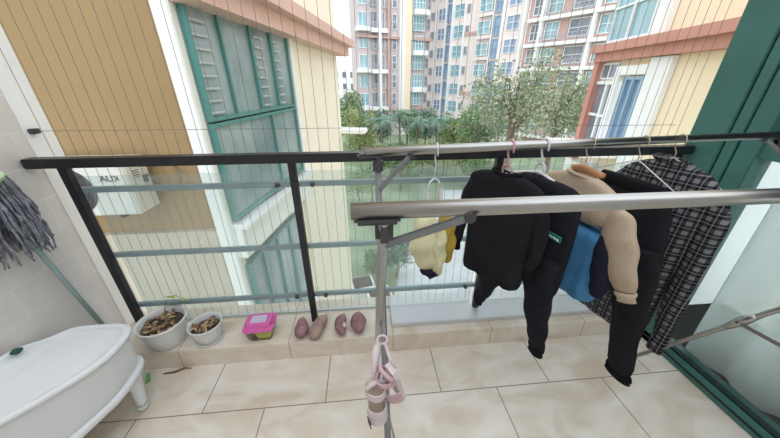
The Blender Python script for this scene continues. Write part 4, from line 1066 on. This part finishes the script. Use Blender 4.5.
def tree(name, label, px, D, h, rx, rz, m, n, ls, seed, group='courtyard trees', palm=False, lumps=9, droop=0):
    x, y = place(px, D)
    t = thing(name, label, 'palm tree' if palm else ('shrub' if name.endswith('shrub') else 'tree'), (x, y, GZ), 0, group)
    if name == 'broadleaf_tree' and D > 28: rz = (h - .5) / 2; n = int(n * 1.35)
    zc = h - rz
    if palm:
        o = bpy.data.objects.new('fronds', palm_mesh('fronds', m, rx, seed)); zc = h - rx * .35
        o.location = (0, 0, zc)
    else:
        o = bpy.data.objects.new('foliage', crown_mesh('foliage', m, rx, rz, n, ls, seed, lumps, droop)); o.location = (0, 0, zc)
    C.objects.link(o); o.parent = t
    rnd = random.Random(seed)
    tr = .035 * h * (.5 if name.endswith('shrub') else .7)
    mb = MB(); mb.tube([(0, 0, -.05), (.1, 0, zc * .45), (-.05, .08, zc), (0, 0, zc + (0 if palm else rz * .5))], [tr, tr * .75, tr * .5, tr * .2], 10)
    if not palm:
        for k in range(6):
            a = k * 1.05 + seed; r = rx * .65
            mb.tube([(0, 0, zc - rz * .5 + .06 * k * rz), (r * .5 * math.cos(a), r * .5 * math.sin(a), zc - rz * .1 + .1 * k * rz), (r * math.cos(a), r * math.sin(a), zc + rz * (.1 + .08 * k))], [tr * .35, tr * .2, tr * .06], 6)
    mb.build('trunk', 'trunk', t, smooth=True)
    return t
# big airy trees at the right of the view
tree('broadleaf_tree', 'large airy grey-green tree in front of the pale pink tower', 520, 19, 11.6, 3.2, 3.6, 'leaf_grey', 4300, .20, 11, droop=.4, lumps=13)
tree('broadleaf_tree', 'wide grey-green tree before the red and white block', 566, 21, 11.0, 3.5, 3.4, 'leaf_grey', 4300, .20, 12, droop=.4, lumps=13)
tree('broadleaf_tree', 'lower grey-green tree near the right wing', 604, 23, 9.2, 2.6, 2.6, 'leaf_grey', 3600, .20, 13, droop=.3)
tree('broadleaf_tree', 'mid-green tree left of the large airy tree', 484, 27, 8.4, 2.8, 2.9, 'leaf_mid', 3200, .24, 14)
# left gap between the wing and the tower
tree('broadleaf_tree', 'tall dense green tree in the gap beside the left wing', 347, 46, 9.6, 3.4, 4.2, 'leaf_mid', 3600, .34, 21)
tree('broadleaf_tree', 'yellow-green tree at the foot of the white and mauve tower', 356, 38, 7.2, 2.7, 2.9, 'leaf_yellow', 2600, .30, 22)
tree('broadleaf_tree', 'dark bushy tree behind the palms', 370, 44, 6.6, 3.2, 2.9, 'leaf_blue', 2600, .32, 23)
# row below the towers
for i, (px, D, h, nm) in enumerate(((381, 33, 6.3, 'leftmost blue-green palm below the white and mauve tower'), (400, 35, 6.8, 'second palm from the left below the white and mauve tower'),
                                    (419, 34, 6.1, 'third palm from the left, under the cream pilaster'), (440, 35, 6.2, 'rightmost palm of the row, at the corner between the towers'))):
    tree('palm_tree', nm, px, D, h, 2.3, 2, 'leaf_blue', 0, 0, 30 + i, 'courtyard palms', True)
for i, (px, D, h, m_, nm) in enumerate(((408, 44, 7.4, 'leaf_mid', 'round green tree between the palms and the white and mauve tower'), (428, 46, 7.0, 'leaf_blue', 'dark green tree at the foot of the bay windows'),
                                        (455, 41, 6.4, 'leaf_mid', 'low green tree under the blue windows of the pale pink tower'), (468, 36, 6.4, 'leaf_yellow', 'yellow-green tree left of the large airy tree'), (391, 29, 4.6, 'leaf_mid', 'small green tree just behind the rear rack corner'))):
    tree('broadleaf_tree', nm, px, D, h, 2.6, 2.2, m_, 2600, .30, 40 + i)
for i, (px, D, h, r, m_, nm) in enumerate(((352, 21, 4.2, 1.7, 'leaf_yellow', 'bright green shrub seen through the glass beside the left wing'), (368, 22.5, 4.2, 1.7, 'leaf_mid', 'green shrub left of the rear rack leg'),
                                            (402, 26, 4.0, 1.8, 'leaf_mid', 'green shrub right of the rear rack leg'), (450, 31, 4.0, 2.1, 'leaf_mid', 'broad green shrub beyond the path'), (472, 29, 3.6, 2.0, 'leaf_yellow', 'yellow-green shrub beyond the path'),
                                            (496, 26, 4.0, 2.0, 'leaf_mid', 'green shrub behind the black sweatshirt'), (366, 12.8, 1.5, .7, 'leaf_mid', 'small green shrub low behind the glass, left of the rack leg'),
                                            (398, 12.6, 2.4, .85, 'leaf_blue', 'dark green shrub low behind the glass, right of the rack leg'), (426, 32, 4.0, 1.9, 'leaf_yellow', 'pale shrub at the start of the path'))):
    tree('garden_shrub', nm, px, D, h, r, h * .45, m_, 1500, .16 if D < 25 else .22, 60 + i, 'courtyard shrubs', lumps=7)
for i, (px, D, nm) in enumerate(((352, 11.2, 'white planter box against the end of the left wing'), (375, 10.4, 'white planter box right of the first, behind the rack leg'))):
    x, y = place(px, D)
    t = thing('planter_box', nm, 'planter', (x, y, GZ), .2, 'white planter boxes')
    b = MB().box((0, 0, .35), (1.1, 1.0, .7), bevel=.03); b.build('box', 'white_render', t)
    MB().box((0, 0, .71), (.9, .8, .06)).build('soil', 'soil', t)

# ------------------------------------------------------------------ light, sky, camera
w = bpy.data.worlds.new('sky'); S.world = w; w.use_nodes = True
nt = w.node_tree; bg = nt.nodes['Background']
tcw = nt.nodes.new('ShaderNodeTexCoord'); sx = nt.nodes.new('ShaderNodeSeparateXYZ'); nt.links.new(tcw.outputs['Generated'], sx.inputs[0])
rp_ = nt.nodes.new('ShaderNodeValToRGB')
rp_.color_ramp.elements[0].position = .0; rp_.color_ramp.elements[0].color = (.95, .95, .97, 1)
rp_.color_ramp.elements[1].position = .6; rp_.color_ramp.elements[1].color = (.86, .93, 1.0, 1)
nt.links.new(sx.outputs['Z'], rp_.inputs['Fac']); nt.links.new(rp_.outputs['Color'], bg.inputs['Color'])
bg.inputs['Strength'].default_value = 1.15
sd = bpy.data.lights.new('sun', 'SUN'); sd.energy = .35; sd.angle = math.radians(90); sd.color = (1, .96, .90)
so = bpy.data.objects.new('sun', sd); C.objects.link(so); so.rotation_euler = (math.radians(48), math.radians(8), math.radians(12))

cd = bpy.data.cameras.new('camera'); cam = bpy.data.objects.new('camera', cd); C.objects.link(cam)
cam.location = (0, 0, 1.47)
cam.rotation_euler = (math.radians(90 - 25.595), 0, math.radians(-5.225))
cd.sensor_width = 36; cd.lens = 286 / 780 * 36; cd.clip_start = .02; cd.clip_end = 500
S.camera = cam
S.view_settings.view_transform = 'Standard'; S.view_settings.look = 'None'; S.view_settings.gamma = 1
S.view_settings.use_curve_mapping = False
S.view_settings.exposure = .76
